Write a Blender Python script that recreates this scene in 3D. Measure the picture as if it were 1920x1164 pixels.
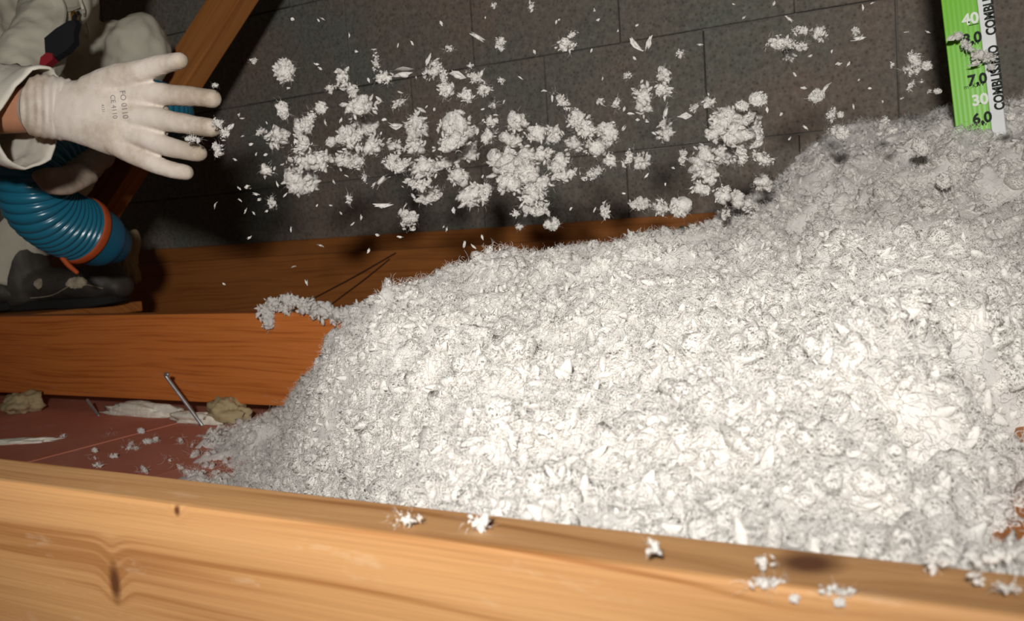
import bpy, bmesh, math, random
import numpy as np
from mathutils import Vector, Matrix, Euler
from mathutils.bvhtree import BVHTree

random.seed(7)
RNG = np.random.default_rng(11)
SC = bpy.context.scene
COL = SC.collection
for o in list(bpy.data.objects):
    bpy.data.objects.remove(o)

# ------------------------------------------------------------------ camera
W, H, F = 1920.0, 1164.0, 1800.0
CAM = np.array([0.0, 0.0, 0.108])
yaw, pitch, roll = math.radians(30.57), math.radians(5.02), math.radians(-3.78)
fw = np.array([-math.sin(yaw) * math.cos(pitch), math.cos(yaw) * math.cos(pitch), -math.sin(pitch)])
rt = np.cross(fw, [0, 0, 1.0]); rt /= np.linalg.norm(rt)
up = np.cross(rt, fw)
rt, up = math.cos(roll) * rt + math.sin(roll) * up, -math.sin(roll) * rt + math.cos(roll) * up

cd = bpy.data.cameras.new('camera')
cd.sensor_width = 36.0
cd.lens = F / W * 36.0
cd.clip_start = 0.02
cd.dof.use_dof = True
cd.dof.focus_distance = 0.80
cd.dof.aperture_fstop = 17.0
cam = bpy.data.objects.new('camera', cd)
COL.objects.link(cam)
M = Matrix(((rt[0], up[0], -fw[0], CAM[0]), (rt[1], up[1], -fw[1], CAM[1]), (rt[2], up[2], -fw[2], CAM[2]), (0, 0, 0, 1)))
cam.matrix_world = M
SC.camera = cam

# ------------------------------------------------------------------ light: the photographer's flash, up and to the left of the lens
wd = bpy.data.worlds.new('attic_air'); SC.world = wd
wd.use_nodes = True
wd.node_tree.nodes['Background'].inputs[0].default_value = (1.0, 0.86, 0.72, 1)
wd.node_tree.nodes['Background'].inputs[1].default_value = 0.04
fl = bpy.data.lights.new('camera_flash', 'SPOT')
fl.energy = 99
fl.color = (1.0, 0.97, 0.93)
fl.spot_size = math.radians(98)
fl.spot_blend = 1.0
fl.shadow_soft_size = 0.035
flo = bpy.data.objects.new('camera_flash', fl); COL.objects.link(flo)
fp = Vector(CAM - 0.095 * rt + 0.165 * up - 0.30 * fw)
flo.location = fp
tgt = Vector(CAM + fw * 2.0 + 0.05 * rt + 0.72 * up)
flo.rotation_euler = (tgt - fp).to_track_quat('-Z', 'Y').to_euler()
SC.view_settings.view_transform = 'Standard'
SC.view_settings.look = 'None'
SC.view_settings.gamma = 1.0
SC.view_settings.exposure = 0.0
SC.view_settings.use_curve_mapping = False


# ------------------------------------------------------------------ helpers
def ray(px, py):
    return fw * F + rt * (px - W / 2) - up * (py - H / 2)

def at(px, py, D):                      # a place seen at (px,py), D metres deep
    return Vector(CAM + ray(px, py) / F * D)

def atY(px, py, Y):
    d = ray(px, py); return Vector(CAM + d * (Y / d[1]))

def atZ(px, py, Z):
    d = ray(px, py); return Vector(CAM + d * ((Z - CAM[2]) / d[2]))

def to_px(P):
    q = P - CAM
    z = q @ fw
    return W / 2 + F * (q @ rt) / z, H / 2 - F * (q @ up) / z, z

RT, UP, FW = Vector(rt), Vector(up), Vector(fw)

def tag(o, label=None, cat=None, group=None, kind=None):
    if label: o['label'] = label
    if cat: o['category'] = cat
    if group: o['group'] = group
    if kind: o['kind'] = kind
    return o

def link(name, me, mat=None, parent=None):
    o = bpy.data.objects.new(name, me); COL.objects.link(o)
    if mat is not None and me is not None:
        me.materials.clear(); me.materials.append(mat)
    if parent is not None: o.parent = parent
    return o

def empty(name, loc=(0, 0, 0)):
    o = bpy.data.objects.new(name, None); COL.objects.link(o); o.location = loc
    o.empty_display_size = 0.05
    bpy.context.view_layer.update()
    return o

def mesh_np(name, V, Fc, smooth=True):
    V = np.asarray(V, dtype=np.float32); Fc = np.asarray(Fc, dtype=np.int32)
    me = bpy.data.meshes.new(name)
    n = Fc.shape[1]
    me.vertices.add(len(V)); me.vertices.foreach_set('co', V.ravel())
    me.loops.add(Fc.size); me.loops.foreach_set('vertex_index', Fc.ravel())
    me.polygons.add(len(Fc))
    me.polygons.foreach_set('loop_start', np.arange(0, Fc.size, n, dtype=np.int32))
    me.polygons.foreach_set('use_smooth', np.full(len(Fc), smooth, dtype=bool))
    me.update(calc_edges=True); me.validate()
    return me

def pymesh(name, V, Fc, smooth=True):
    me = bpy.data.meshes.new(name)
    me.from_pydata([tuple(v) for v in V], [], Fc); me.update()
    if smooth:
        me.polygons.foreach_set('use_smooth', [True] * len(me.polygons))
    return me

# ---- numpy value noise
def _hash(i, j, k, seed):
    n = (i * 374761393 + j * 668265263 + k * 2147483647 + seed * 974634777) & 0xFFFFFFFF
    n = ((n ^ (n >> 13)) * 1274126177) & 0xFFFFFFFF
    n = (n ^ (n >> 16)) & 0xFFFFFFFF
    return n / 4294967295.0 * 2 - 1

def noise3(P, seed=0):
    P = np.asarray(P, dtype=np.float64)
    I = np.floor(P).astype(np.int64); f = P - I
    f = f * f * (3 - 2 * f)
    r = 0
    for a in (0, 1):
        for b in (0, 1):
            for c in (0, 1):
                w = (f[..., 0] if a else 1 - f[..., 0]) * (f[..., 1] if b else 1 - f[..., 1]) * (f[..., 2] if c else 1 - f[..., 2])
                r = r + w * _hash(I[..., 0] + a, I[..., 1] + b, I[..., 2] + c, seed)
    return r

def fbm(P, seed=0, oct=4):
    a, s, r = 1.0, 1.0, 0
    for k in range(oct):
        r = r + a * noise3(np.asarray(P) * s, seed + k); a *= 0.5; s *= 2.03
    return r

def sst(a, b, x):
    t = np.clip((x - a) / (b - a), 0, 1); return t * t * (3 - 2 * t)


# ------------------------------------------------------------------ materials
def new_mat(name):
    m = bpy.data.materials.new(name); m.use_nodes = True
    nt = m.node_tree; nt.nodes.clear()
    out = nt.nodes.new('ShaderNodeOutputMaterial')
    return m, nt, out

def nd(nt, t, **kw):
    n = nt.nodes.new(t)
    for k, v in kw.items():
        if k.startswith('i_'):
            n.inputs[k[2:].replace('_', ' ')].default_value = v
        else:
            setattr(n, k, v)
    return n

def ramp(nt, src, stops, interp='LINEAR'):
    r = nt.nodes.new('ShaderNodeValToRGB'); cr = r.color_ramp; cr.interpolation = interp
    while len(cr.elements) < len(stops): cr.elements.new(0.5)
    for e, (p, c) in zip(cr.elements, stops):
        e.position = p; e.color = tuple(c) + (1,) if len(c) == 3 else c
    nt.links.new(src, r.inputs[0]); return r.outputs[0]

def mix(nt, fac, a, b, mode='MIX'):
    m = nt.nodes.new('ShaderNodeMix'); m.data_type = 'RGBA'; m.blend_type = mode
    for s, i in ((fac, 0), (a, 6), (b, 7)):
        if isinstance(s, (int, float)): m.inputs[i].default_value = s
        elif isinstance(s, tuple): m.inputs[i].default_value = s + (1,) if len(s) == 3 else s
        else: nt.links.new(s, m.inputs[i])
    return m.outputs[2]

def math_n(nt, op, a, b=None, c=None):
    m = nt.nodes.new('ShaderNodeMath'); m.operation = op
    for s, i in ((a, 0), (b, 1), (c, 2)):
        if s is None: continue
        if isinstance(s, (int, float)): m.inputs[i].default_value = s
        else: nt.links.new(s, m.inputs[i])
    return m.outputs[0]

def coords(nt, scale=(1, 1, 1), loc=(0, 0, 0), src='Object'):
    tc = nt.nodes.new('ShaderNodeTexCoord'); mp = nt.nodes.new('ShaderNodeMapping')
    mp.inputs['Scale'].default_value = scale; mp.inputs['Location'].default_value = loc
    nt.links.new(tc.outputs[src], mp.inputs[0]); return mp.outputs[0]

def noise_n(nt, vec, scale, detail=4, rough=0.55, dist=0.0):
    n = nt.nodes.new('ShaderNodeTexNoise')
    n.inputs['Scale'].default_value = scale; n.inputs['Detail'].default_value = detail
    n.inputs['Roughness'].default_value = rough; n.inputs['Distortion'].default_value = dist
    nt.links.new(vec, n.inputs['Vector']); return n.outputs[0]

def bump(nt, h, strength, dist=0.001):
    b = nt.nodes.new('ShaderNodeBump'); b.inputs['Strength'].default_value = strength
    b.inputs['Distance'].default_value = dist
    nt.links.new(h, b.inputs['Height']); return b.outputs[0]

def principled(nt, out, color, rough=0.6, normal=None, spec=0.3, **kw):
    p = nt.nodes.new('ShaderNodeBsdfPrincipled')
    if isinstance(color, tuple): p.inputs['Base Color'].default_value = color + (1,)
    else: nt.links.new(color, p.inputs['Base Color'])
    if isinstance(rough, (int, float)): p.inputs['Roughness'].default_value = rough
    else: nt.links.new(rough, p.inputs['Roughness'])
    p.inputs['Specular IOR Level'].default_value = spec
    if normal is not None: nt.links.new(normal, p.inputs['Normal'])
    for k, v in kw.items(): p.inputs[k].default_value = v
    nt.links.new(p.outputs[0], out.inputs[0]); return p

def wood(name, light, dark, knots=(), stain=0.0, grain=1.0, dirt=(0.30, 0.20, 0.12)):
    """sawn softwood, grain along local X; knots = (x,y,z, radius, stretch, colour)"""
    m, nt, out = new_mat(name)
    vec = coords(nt)
    # knots push the grain aside
    bend = None; kmask = None; kring = None
    for (kx, ky, kz, kr, ks, kc) in knots:
        sub = nd(nt, 'ShaderNodeVectorMath', operation='SUBTRACT'); nt.links.new(vec, sub.inputs[0]); sub.inputs[1].default_value = (kx, ky, kz)
        mul = nd(nt, 'ShaderNodeVectorMath', operation='MULTIPLY'); nt.links.new(sub.outputs[0], mul.inputs[0]); mul.inputs[1].default_value = (1 / kr, 1 / kr, 1 / (kr * ks))
        ln = nd(nt, 'ShaderNodeVectorMath', operation='LENGTH'); nt.links.new(mul.outputs[0], ln.inputs[0])
        d = ln.outputs['Value']
        g = math_n(nt, 'EXPONENT', math_n(nt, 'MULTIPLY', math_n(nt, 'POWER', d, 2.0), -0.16))
        bend = g if bend is None else math_n(nt, 'ADD', bend, g)
        k = math_n(nt, 'SMOOTH_MIN', 1.0, math_n(nt, 'MAXIMUM', math_n(nt, 'SUBTRACT', 1.55, d), 0.0), 0.2)
        kmask = (k, kc) if kmask is None else kmask
        if kmask[0] is not k: kmask = (math_n(nt, 'MAXIMUM', kmask[0], k), kmask[1])
    sep = nd(nt, 'ShaderNodeSeparateXYZ'); nt.links.new(vec, sep.inputs[0])
    warp = noise_n(nt, coords(nt, (1.1, 3, 3)), 1.7, 2, 0.5)
    z = math_n(nt, 'ADD', sep.outputs[2], math_n(nt, 'MULTIPLY', warp, 0.055))
    z = math_n(nt, 'ADD', z, math_n(nt, 'MULTIPLY', sep.outputs[1], 0.7))
    if bend is not None: z = math_n(nt, 'ADD', z, math_n(nt, 'MULTIPLY', bend, 0.007))
    comb = nd(nt, 'ShaderNodeCombineXYZ')
    nt.links.new(math_n(nt, 'MULTIPLY', sep.outputs[0], 0.018), comb.inputs[0])
    nt.links.new(z, comb.inputs[2])
    ring = noise_n(nt, comb.outputs[0], 130 * grain, 2, 0.6)
    fine = noise_n(nt, coords(nt, (1.3, 120, 120)), 7, 3, 0.6)
    blotch = noise_n(nt, coords(nt, (1.5, 5, 5)), 4, 3, 0.5)
    c = ramp(nt, ring, [(0.36, dark), (0.46, tuple(0.3 * a + 0.7 * b for a, b in zip(dark, light))), (0.60, light)])
    c = mix(nt, math_n(nt, 'MULTIPLY', fine, 0.22), c, tuple(0.75 * x for x in dark))
    c = mix(nt, math_n(nt, 'MULTIPLY', blotch, 0.28), c, tuple(min(1, 1.15 * x) for x in light))
    c = mix(nt, ramp(nt, noise_n(nt, coords(nt, (3, 9, 9)), 9, 5, 0.65), [(0.60, (0, 0, 0)), (0.78, (stain, stain, stain))]), c, dirt)
    if kmask is not None: c = mix(nt, kmask[0], c, kmask[1])
    h = math_n(nt, 'ADD', math_n(nt, 'MULTIPLY', ring, 0.6), fine)
    principled(nt, out, c, 0.62, bump(nt, h, 0.35, 0.0012), 0.25)
    return m

WOOL_C = (0.90, 0.875, 0.835)
def wool_mat(name, col=WOOL_C, trans=0.42):
    m, nt, out = new_mat(name)
    v = coords(nt)
    n1 = noise_n(nt, v, 420, 4, 0.65, 1.6)
    n2 = noise_n(nt, v, 45, 3, 0.5)
    c = mix(nt, ramp(nt, n2, [(0.35, (0, 0, 0)), (0.7, (1, 1, 1))]), tuple(0.93 * x for x in col), col)
    b = bump(nt, n1, 0.45, 0.002)
    d = nd(nt, 'ShaderNodeBsdfDiffuse'); nt.links.new(c, d.inputs[0]); nt.links.new(b, d.inputs['Normal'])
    t = nd(nt, 'ShaderNodeBsdfTranslucent'); nt.links.new(c, t.inputs[0])
    mx = nd(nt, 'ShaderNodeMixShader'); mx.inputs[0].default_value = trans
    nt.links.new(d.outputs[0], mx.inputs[1]); nt.links.new(t.outputs[0], mx.inputs[2])
    nt.links.new(mx.outputs[0], out.inputs[0])
    return m

def plain(name, color, rough=0.6, spec=0.3, bscale=0, bstr=0.3, bdist=0.001, var=0.0, vscale=20, metallic=0.0):
    m, nt, out = new_mat(name)
    v = coords(nt)
    c = color
    if var:
        n = noise_n(nt, v, vscale, 5, 0.6)
        c = mix(nt, ramp(nt, n, [(0.3, (0, 0, 0)), (0.7, (1, 1, 1))]), tuple(x * (1 - var) for x in color), tuple(min(1, x * (1 + var * 0.6)) for x in color))
    b = bump(nt, noise_n(nt, v, bscale, 4, 0.6), bstr, bdist) if bscale else None
    principled(nt, out, c, rough, b, spec, Metallic=metallic)
    return m

def block_mat():
    m, nt, out = new_mat('grey concrete block')
    v = coords(nt, src='Object')
    g = nd(nt, 'ShaderNodeNewGeometry')
    pos = g.outputs['Position']
    n1 = noise_n(nt, pos, 3.2, 4, 0.6)
    n2 = noise_n(nt, pos, 70, 5, 0.75)
    pores = nd(nt, 'ShaderNodeTexVoronoi'); pores.inputs['Scale'].default_value = 95; nt.links.new(pos, pores.inputs[0])
    c = ramp(nt, n1, [(0.35, (0.255, 0.26, 0.22)), (0.62, (0.33, 0.262, 0.215))])
    c = mix(nt, ramp(nt, n2, [(0.38, (0, 0, 0)), (0.66, (1, 1, 1))]), mix(nt, 1.0, c, (0.62, 0.62, 0.62), 'MULTIPLY'), c)
    pit = ramp(nt, pores.outputs[0], [(0.10, (0, 0, 0)), (0.34, (1, 1, 1))])
    c = mix(nt, pit, mix(nt, 1.0, c, (0.72, 0.70, 0.68), 'MULTIPLY'), c)
    h = math_n(nt, 'ADD', n2, math_n(nt, 'MULTIPLY', pit, 0.5))
    principled(nt, out, c, 0.95, bump(nt, h, 0.7, 0.004), 0.1)
    return m

MAT = {}
# knot positions in joist-local coordinates are filled in below
MAT['block'] = block_mat()
MAT['mortar'] = plain('mortar', (0.30, 0.275, 0.24), 0.95, 0.1, 60, 0.6, 0.004, 0.3, 14)
MAT['wool'] = wool_mat('white blown wool')
def wool_rag_mat(name, col=WOOL_C, trans=0.42, lo=0.42, hi=0.53, scale=310):
    """loose fibre matting: the flake surface is torn into strands and small holes"""
    m, nt, out = new_mat(name)
    v = coords(nt)
    n1 = noise_n(nt, v, 520, 4, 0.65, 1.8)
    n2 = noise_n(nt, v, 45, 3, 0.5)
    c = mix(nt, ramp(nt, n2, [(0.35, (0, 0, 0)), (0.7, (1, 1, 1))]), tuple(0.93 * x for x in col), col)
    b = bump(nt, n1, 0.5, 0.002)
    d = nd(nt, 'ShaderNodeBsdfDiffuse'); nt.links.new(c, d.inputs[0]); nt.links.new(b, d.inputs['Normal'])
    t = nd(nt, 'ShaderNodeBsdfTranslucent'); nt.links.new(c, t.inputs[0])
    mx = nd(nt, 'ShaderNodeMixShader'); mx.inputs[0].default_value = trans
    nt.links.new(d.outputs[0], mx.inputs[1]); nt.links.new(t.outputs[0], mx.inputs[2])
    hole = ramp(nt, noise_n(nt, v, scale, 3, 0.6, 2.2), [(lo, (0, 0, 0)), (hi, (1, 1, 1))])
    tr = nd(nt, 'ShaderNodeBsdfTransparent')
    m2 = nd(nt, 'ShaderNodeMixShader'); nt.links.new(hole, m2.inputs[0]); nt.links.new(tr.outputs[0], m2.inputs[1]); nt.links.new(mx.outputs[0], m2.inputs[2])
    nt.links.new(m2.outputs[0], out.inputs[0])
    return m
MAT['woolrag'] = wool_rag_mat('torn white blown wool')
MAT['woolfly'] = wool_rag_mat('torn flying wool', lo=0.41, hi=0.47, scale=380)
MAT['oldwool'] = wool_mat('aged yellow wool', (0.52, 0.42, 0.24), 0.2)
MAT['plaster'] = plain('pale plaster', (0.74, 0.70, 0.60), 0.9, 0.1, 90, 0.7, 0.003, 0.15, 40)
MAT['steel'] = plain('dull grey steel', (0.42, 0.42, 0.42), 0.42, 0.5, 150, 0.3, 0.0005, 0.3, 60, 0.7)
MAT['cloth'] = plain('beige work cloth', (0.55, 0.52, 0.42), 0.9, 0.1, 700, 0.25, 0.001, 0.14, 9)
MAT['cloth_pale'] = plain('pale beige cuff cloth', (0.62, 0.58, 0.50), 0.9, 0.1, 700, 0.25, 0.001, 0.12, 12)
MAT['boot'] = plain('scuffed black leather', (0.055, 0.046, 0.038), 0.6, 0.4, 120, 0.4, 0.002, 0.5, 14)
MAT['sole'] = plain('black rubber sole', (0.016, 0.014, 0.013), 0.8, 0.2, 90, 0.4, 0.002)
MAT['scuff'] = plain('worn pale leather', (0.36, 0.30, 0.22), 0.8, 0.2, 150, 0.5, 0.001, 0.5, 60)
MAT['skin'] = plain('tanned skin', (0.52, 0.245, 0.14), 0.55, 0.35, 180, 0.3, 0.001, 0.12, 40)
MAT['black'] = plain('black fabric', (0.012, 0.012, 0.014), 0.85, 0.15, 240, 0.3, 0.001)
MAT['red'] = plain('dark red fabric', (0.22, 0.012, 0.02), 0.8, 0.2, 240, 0.3, 0.001)
MAT['brass'] = plain('brass', (0.62, 0.40, 0.16), 0.3, 0.5, metallic=1.0)
MAT['hose'] = plain('glossy blue hose', (0.012, 0.135, 0.215), 0.24, 0.5, 60, 0.05, 0.001, 0.15, 8)
MAT['nozzle'] = plain('smooth blue plastic', (0.012, 0.115, 0.20), 0.4, 0.4)
MAT['band'] = plain('orange tape', (0.42, 0.075, 0.018), 0.55, 0.3, 120, 0.3, 0.001, 0.25, 40)
MAT['print'] = plain('faded grey ink', (0.20, 0.19, 0.185), 0.9, 0.1)
MAT['ink'] = plain('black print', (0.012, 0.016, 0.012), 0.7, 0.2)
MAT['inkpale'] = plain('pale grey print', (0.62, 0.66, 0.58), 0.7, 0.2)
MAT['strip'] = plain('grey white plastic', (0.56, 0.57, 0.57), 0.5, 0.3, 300, 0.1, 0.0005, 0.08, 30)
MAT['wire'] = plain('dark wire and shadow strand', (0.05, 0.03, 0.02), 0.6, 0.3)
MAT['eye'] = plain('dark eye', (0.03, 0.02, 0.015), 0.2, 0.5)
MAT['hair'] = plain('dark brown hair', (0.05, 0.032, 0.02), 0.7, 0.3, 200, 0.5, 0.002)

TIP0 = float(np.array(at(290, 220, 1.14)) @ rt)
def glove_mat():
    m, nt, out = new_mat('white knitted glove')
    v = coords(nt)
    n = noise_n(nt, v, 28, 4, 0.6)
    g = nd(nt, 'ShaderNodeNewGeometry')
    dirt = ramp(nt, noise_n(nt, v, 15, 5, 0.65), [(0.44, (0, 0, 0)), (0.64, (0.7, 0.7, 0.7))])
    c = mix(nt, n, (0.60, 0.52, 0.45), (0.70, 0.63, 0.56))
    c = mix(nt, dirt, c, (0.36, 0.27, 0.18))
    # fingertips greyed by handling: soiling grows along the hand (a direction fixed in the room)
    dp = nd(nt, 'ShaderNodeVectorMath', operation='DOT_PRODUCT'); nt.links.new(v, dp.inputs[0]); dp.inputs[1].default_value = tuple(rt)
    along_ = math_n(nt, 'MULTIPLY', math_n(nt, 'SUBTRACT', dp.outputs['Value'], TIP0), 15.0)
    tip = math_n(nt, 'MULTIPLY', math_n(nt, 'MAXIMUM', math_n(nt, 'MINIMUM', along_, 1.0), 0.0), ramp(nt, noise_n(nt, v, 40, 4, 0.6), [(0.25, (0.1, 0.1, 0.1)), (0.55, (0.9, 0.9, 0.9))]))
    c = mix(nt, tip, c, (0.31, 0.245, 0.175))
    wv = nd(nt, 'ShaderNodeTexWave', wave_type='BANDS', bands_direction='Z'); wv.inputs['Scale'].default_value = 260
    nt.links.new(v, wv.inputs[0])
    h = math_n(nt, 'ADD', wv.outputs[1], noise_n(nt, v, 600, 3, 0.6))
    principled(nt, out, c, 0.9, bump(nt, h, 0.3, 0.0008), 0.1)
    return m
MAT['glove'] = glove_mat()
MAT['glove_dirty'] = plain('soiled glove', (0.36, 0.28, 0.22), 0.9, 0.1, 500, 0.3, 0.001, 0.3, 30)

def green_mat():
    m, nt, out = new_mat('glossy green fluted plastic')
    v = coords(nt)
    wv = nd(nt, 'ShaderNodeTexWave', wave_type='BANDS', bands_direction='X'); wv.inputs['Scale'].default_value = 62
    nt.links.new(v, wv.inputs[0])
    principled(nt, out, (0.115, 0.37, 0.004), 0.33, bump(nt, wv.outputs[1], 0.04, 0.0012), 0.25)
    return m
MAT['green'] = green_mat()

def floor_mat():
    m, nt, out = new_mat('red brown ceiling board')
    v = coords(nt)
    n = noise_n(nt, v, 6, 5, 0.6); n2 = noise_n(nt, coords(nt, (30, 180, 60)), 4, 4, 0.6)
    c = ramp(nt, n, [(0.35, (0.60, 0.20, 0.13)), (0.65, (0.70, 0.28, 0.19))])
    c = mix(nt, math_n(nt, 'MULTIPLY', n2, 0.35), c, (0.38, 0.115, 0.075))
    c = mix(nt, ramp(nt, noise_n(nt, v, 17, 5, 0.7), [(0.60, (0, 0, 0)), (0.74, (0.55, 0.55, 0.55))]), c, (0.68, 0.52, 0.40))
    principled(nt, out, c, 0.8, bump(nt, n2, 0.3, 0.002), 0.15)
    return m
MAT['floor'] = floor_mat()


# ------------------------------------------------------------------ setting: block wall, red boards under the joists
FLOOR = -0.172
WALLY = 2.10
me = pymesh('wall_back', [(-4.2, WALLY + .012, FLOOR - .02), (1.6, WALLY + .012, FLOOR - .02), (1.6, WALLY + .012, 2.3), (-4.2, WALLY + .012, 2.3),
                          (-4.2, WALLY + .2, FLOOR - .02), (1.6, WALLY + .2, FLOOR - .02), (1.6, WALLY + .2, 2.3), (-4.2, WALLY + .2, 2.3)],
            [(0, 1, 2, 3), (5, 4, 7, 6), (3, 2, 6, 7), (4, 5, 1, 0), (4, 0, 3, 7), (1, 5, 6, 2)], False)
wall = link('wall_back', me, MAT['mortar'])
tag(wall, 'dark grey concrete block wall behind the flying wool', 'wall', kind='structure')

def bevel_box(sx, sy, sz, b=0.003, seg=2, jitter=0.0, seed=0):
    bm = bmesh.new()
    bmesh.ops.create_cube(bm, size=1.0)
    for v in bm.verts: v.co = (v.co.x * sx, v.co.y * sy, v.co.z * sz)
    if b > 0: bmesh.ops.bevel(bm, geom=list(bm.edges), offset=b, segments=seg, affect='EDGES', profile=0.6)
    return bm

def bm_mesh(bm, name, smooth=False):
    me = bpy.data.meshes.new(name); bm.to_mesh(me); bm.free()
    if smooth: me.polygons.foreach_set('use_smooth', [True] * len(me.polygons))
    return me

CH, CL = 0.25, 0.40
blk_me = bm_mesh(bevel_box(CL - 0.0028, 0.06, CH - 0.0028, 0.0016, 1), 'block')
blk_me.materials.append(MAT['block'])
half = False
for row in range(-1, 9):
    z0 = 0.013 + row * CH
    x0 = -1.304 + (CL / 2 if row % 2 else 0.0)      # joint in the course at z .513-.763 stands at -1.304
    for i in range(-7, 6):
        x = x0 + i * CL + CL / 2
        if x < -4.1 or x > 1.5: continue
        o = link('block', blk_me, None, wall)
        o.location = (x, WALLY + 0.03 + random.uniform(-.0025, .0025), z0 + CH / 2)
        o.rotation_euler = (random.uniform(-.006, .006), random.uniform(-.004, .004), random.uniform(-.004, .004))

# floor boards
fl_me = pymesh('floor', [(-4.2, -.6, FLOOR - .012), (1.6, -.6, FLOOR - .012), (1.6, WALLY, FLOOR - .012), (-4.2, WALLY, FLOOR - .012)], [(0, 1, 2, 3)], False)
floor = link('floor', fl_me, MAT['floor']); tag(floor, 'red brown boarded ceiling seen from above between joists', 'floor', kind='structure')
bw = 0.26
bd = bm_mesh(bevel_box(bw - .002, 2.7, 0.012, 0.0006, 1), 'board'); bd.materials.append(MAT['floor'])
for i in range(18):
    o = link('board', bd, None, floor)
    o.location = (-3.2 + i * bw, 0.75, FLOOR - 0.006 + random.uniform(-.001, .001))

# roof slope over the attic so light stays inside
roof = link('ceiling', pymesh('ceiling', [(-4.2, WALLY + .1, 2.25), (1.6, WALLY + .1, 2.25), (1.6, -1.6, 2.6), (-4.2, -1.6, 2.6)], [(0, 1, 2, 3)], False),
            plain('dark roofing felt', (0.10, 0.085, 0.07), 0.9, 0.1))
tag(roof, 'dark roof lining high above the joists', 'ceiling', kind='structure')


# ------------------------------------------------------------------ timbers
def beam(name, p0, p1, width, height, mat, label, cat='joist', roll_up=(0, 0, 1), bow=0.0, seg=40, b=0.003, group=None):
    """a sawn timber from p0 to p1 (centre line); width across, height along roll_up"""
    p0, p1 = Vector(p0), Vector(p1)
    L = (p1 - p0).length
    xa = (p1 - p0).normalized(); ya = Vector(roll_up).cross(xa).normalized(); za = xa.cross(ya)
    bm = bevel_box(L, width, height, b, 2)
    # cut along the length so the timber can bow a little
    for k in range(1, seg):
        bmesh.ops.bisect_plane(bm, geom=bm.verts[:] + bm.edges[:] + bm.faces[:], plane_co=(-L / 2 + L * k / seg, 0, 0), plane_no=(1, 0, 0))
    for v in bm.verts:
        t = v.co.x / L * 2
        n = noise3(np.array([v.co.x * 2.3 + 7, v.co.y * 9, v.co.z * 9 + width * 50]), 5)
        v.co.z += bow * (1 - t * t) + 0.0012 * n
        v.co.y += 0.001 * noise3(np.array([v.co.x * 2.9, v.co.z * 7, 3.3]), 9)
    me = bm_mesh(bm, name)
    o = link(name, me, mat)
    o.matrix_world = Matrix(((xa.x, ya.x, za.x, 0), (xa.y, ya.y, za.y, 0), (xa.z, ya.z, za.z, 0), (0, 0, 0, 1)))
    o.location = (p0 + p1) / 2
    tag(o, label, cat, group)
    return o

JH = 0.147
J1Y0, J1Y1 = 0.2698, 0.3021
J1C = Vector((-0.55, (J1Y0 + J1Y1) / 2, -JH / 2))
def j1local(px, py, Y=J1Y0):
    p = atY(px, py, Y) - J1C; return p.x, p.y, p.z
k1 = j1local(215, 1092); k2 = j1local(331, 957)
kz = atZ(1515, 1050, 0.0) - J1C
MAT['wood1'] = wood('honey pine', (0.49, 0.265, 0.108), (0.27, 0.11, 0.032),
                    [(k1[0], k1[1], k1[2], 0.0032, 2.4, (0.10, 0.035, 0.012)), (k2[0], k2[1], k2[2], 0.0016, 1.3, (0.10, 0.035, 0.012)),
                     (kz.x, kz.y, kz.z, 0.0085, 1.5, (0.10, 0.05, 0.03))], 0.45, 0.9, (0.60, 0.46, 0.32))
MAT['wood2'] = wood('orange fir', (0.56, 0.175, 0.038), (0.36, 0.09, 0.016), [], 0.25, 1.7, (0.42, 0.26, 0.16))
MAT['wood3'] = wood('dark fir', (0.40, 0.145, 0.035), (0.27, 0.085, 0.02), [(0.35, -.02, 0.02, 0.006, 1.2, (0.08, 0.03, 0.01))], 0.35, 1.0, (0.30, 0.2, 0.13))
MAT['wood4'] = wood('orange roof timber', (0.42, 0.165, 0.045), (0.30, 0.10, 0.024), [], 0.2, 1.0)

beam('ceiling_joist', (-2.6, J1C.y, -JH / 2), (1.5, J1C.y, -JH / 2), J1Y1 - J1Y0, JH, MAT['wood1'],
     'honey coloured pine joist across the bottom, nearest the viewer, with knots', bow=0.0, seg=60, b=0.0022)
beam('ceiling_joist', (-3.4, 1.098, -JH / 2), (1.5, 1.098, -JH / 2), 0.036, JH, MAT['wood2'],
     'orange fir joist half buried by the white wool heap, in front of the boot')
beam('ceiling_joist', (-3.6, 1.898, 0.07 - 0.11), (1.5, 1.898, 0.07 - 0.11), 0.036, 0.22, MAT['wood3'],
     'dark brown fir joist behind the boot, crossed by a thin wire')
beam('crosspiece', (-0.012, J1Y1 + .002, -0.022 - .03), (-0.012, 1.078, -0.022 - .03), 0.036, 0.06, MAT['wood3'],
     'short timber crosspiece mostly buried in the wool beside the right edge', 'timber', seg=8)
beam('wall_plate', (-3.8, 2.05, 0.108 - 0.05), (1.5, 2.05, 0.108 - 0.05), 0.09, 0.10, MAT['wood3'],
     'dark timber plate lying along the foot of the block wall', 'timber')

# the slanting struts at the upper left
def strut(name, a, b, D0, D1, width, depth, ext, label):
    p0, p1 = at(a[0], a[1], D0), at(b[0], b[1], D1)
    d = (p1 - p0).normalized()
    return beam(name, p0 - d * 0.9, p1 + d * ext, depth, width, MAT['wood4'], label, 'timber', roll_up=d.cross(FW + 0.55 * RT).normalized(), seg=12)
strut('roof_strut', (436, 0), (352, 131), 2.18, 2.18, 0.086, 0.05, 0.50, 'slanting orange timber strut rising behind the white glove')
strut('roof_strut', (0, 0), (-45, 85), 2.30, 2.30, 0.108, 0.06, 0.3, 'slanting brown timber strut cut by the upper left corner')

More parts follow.
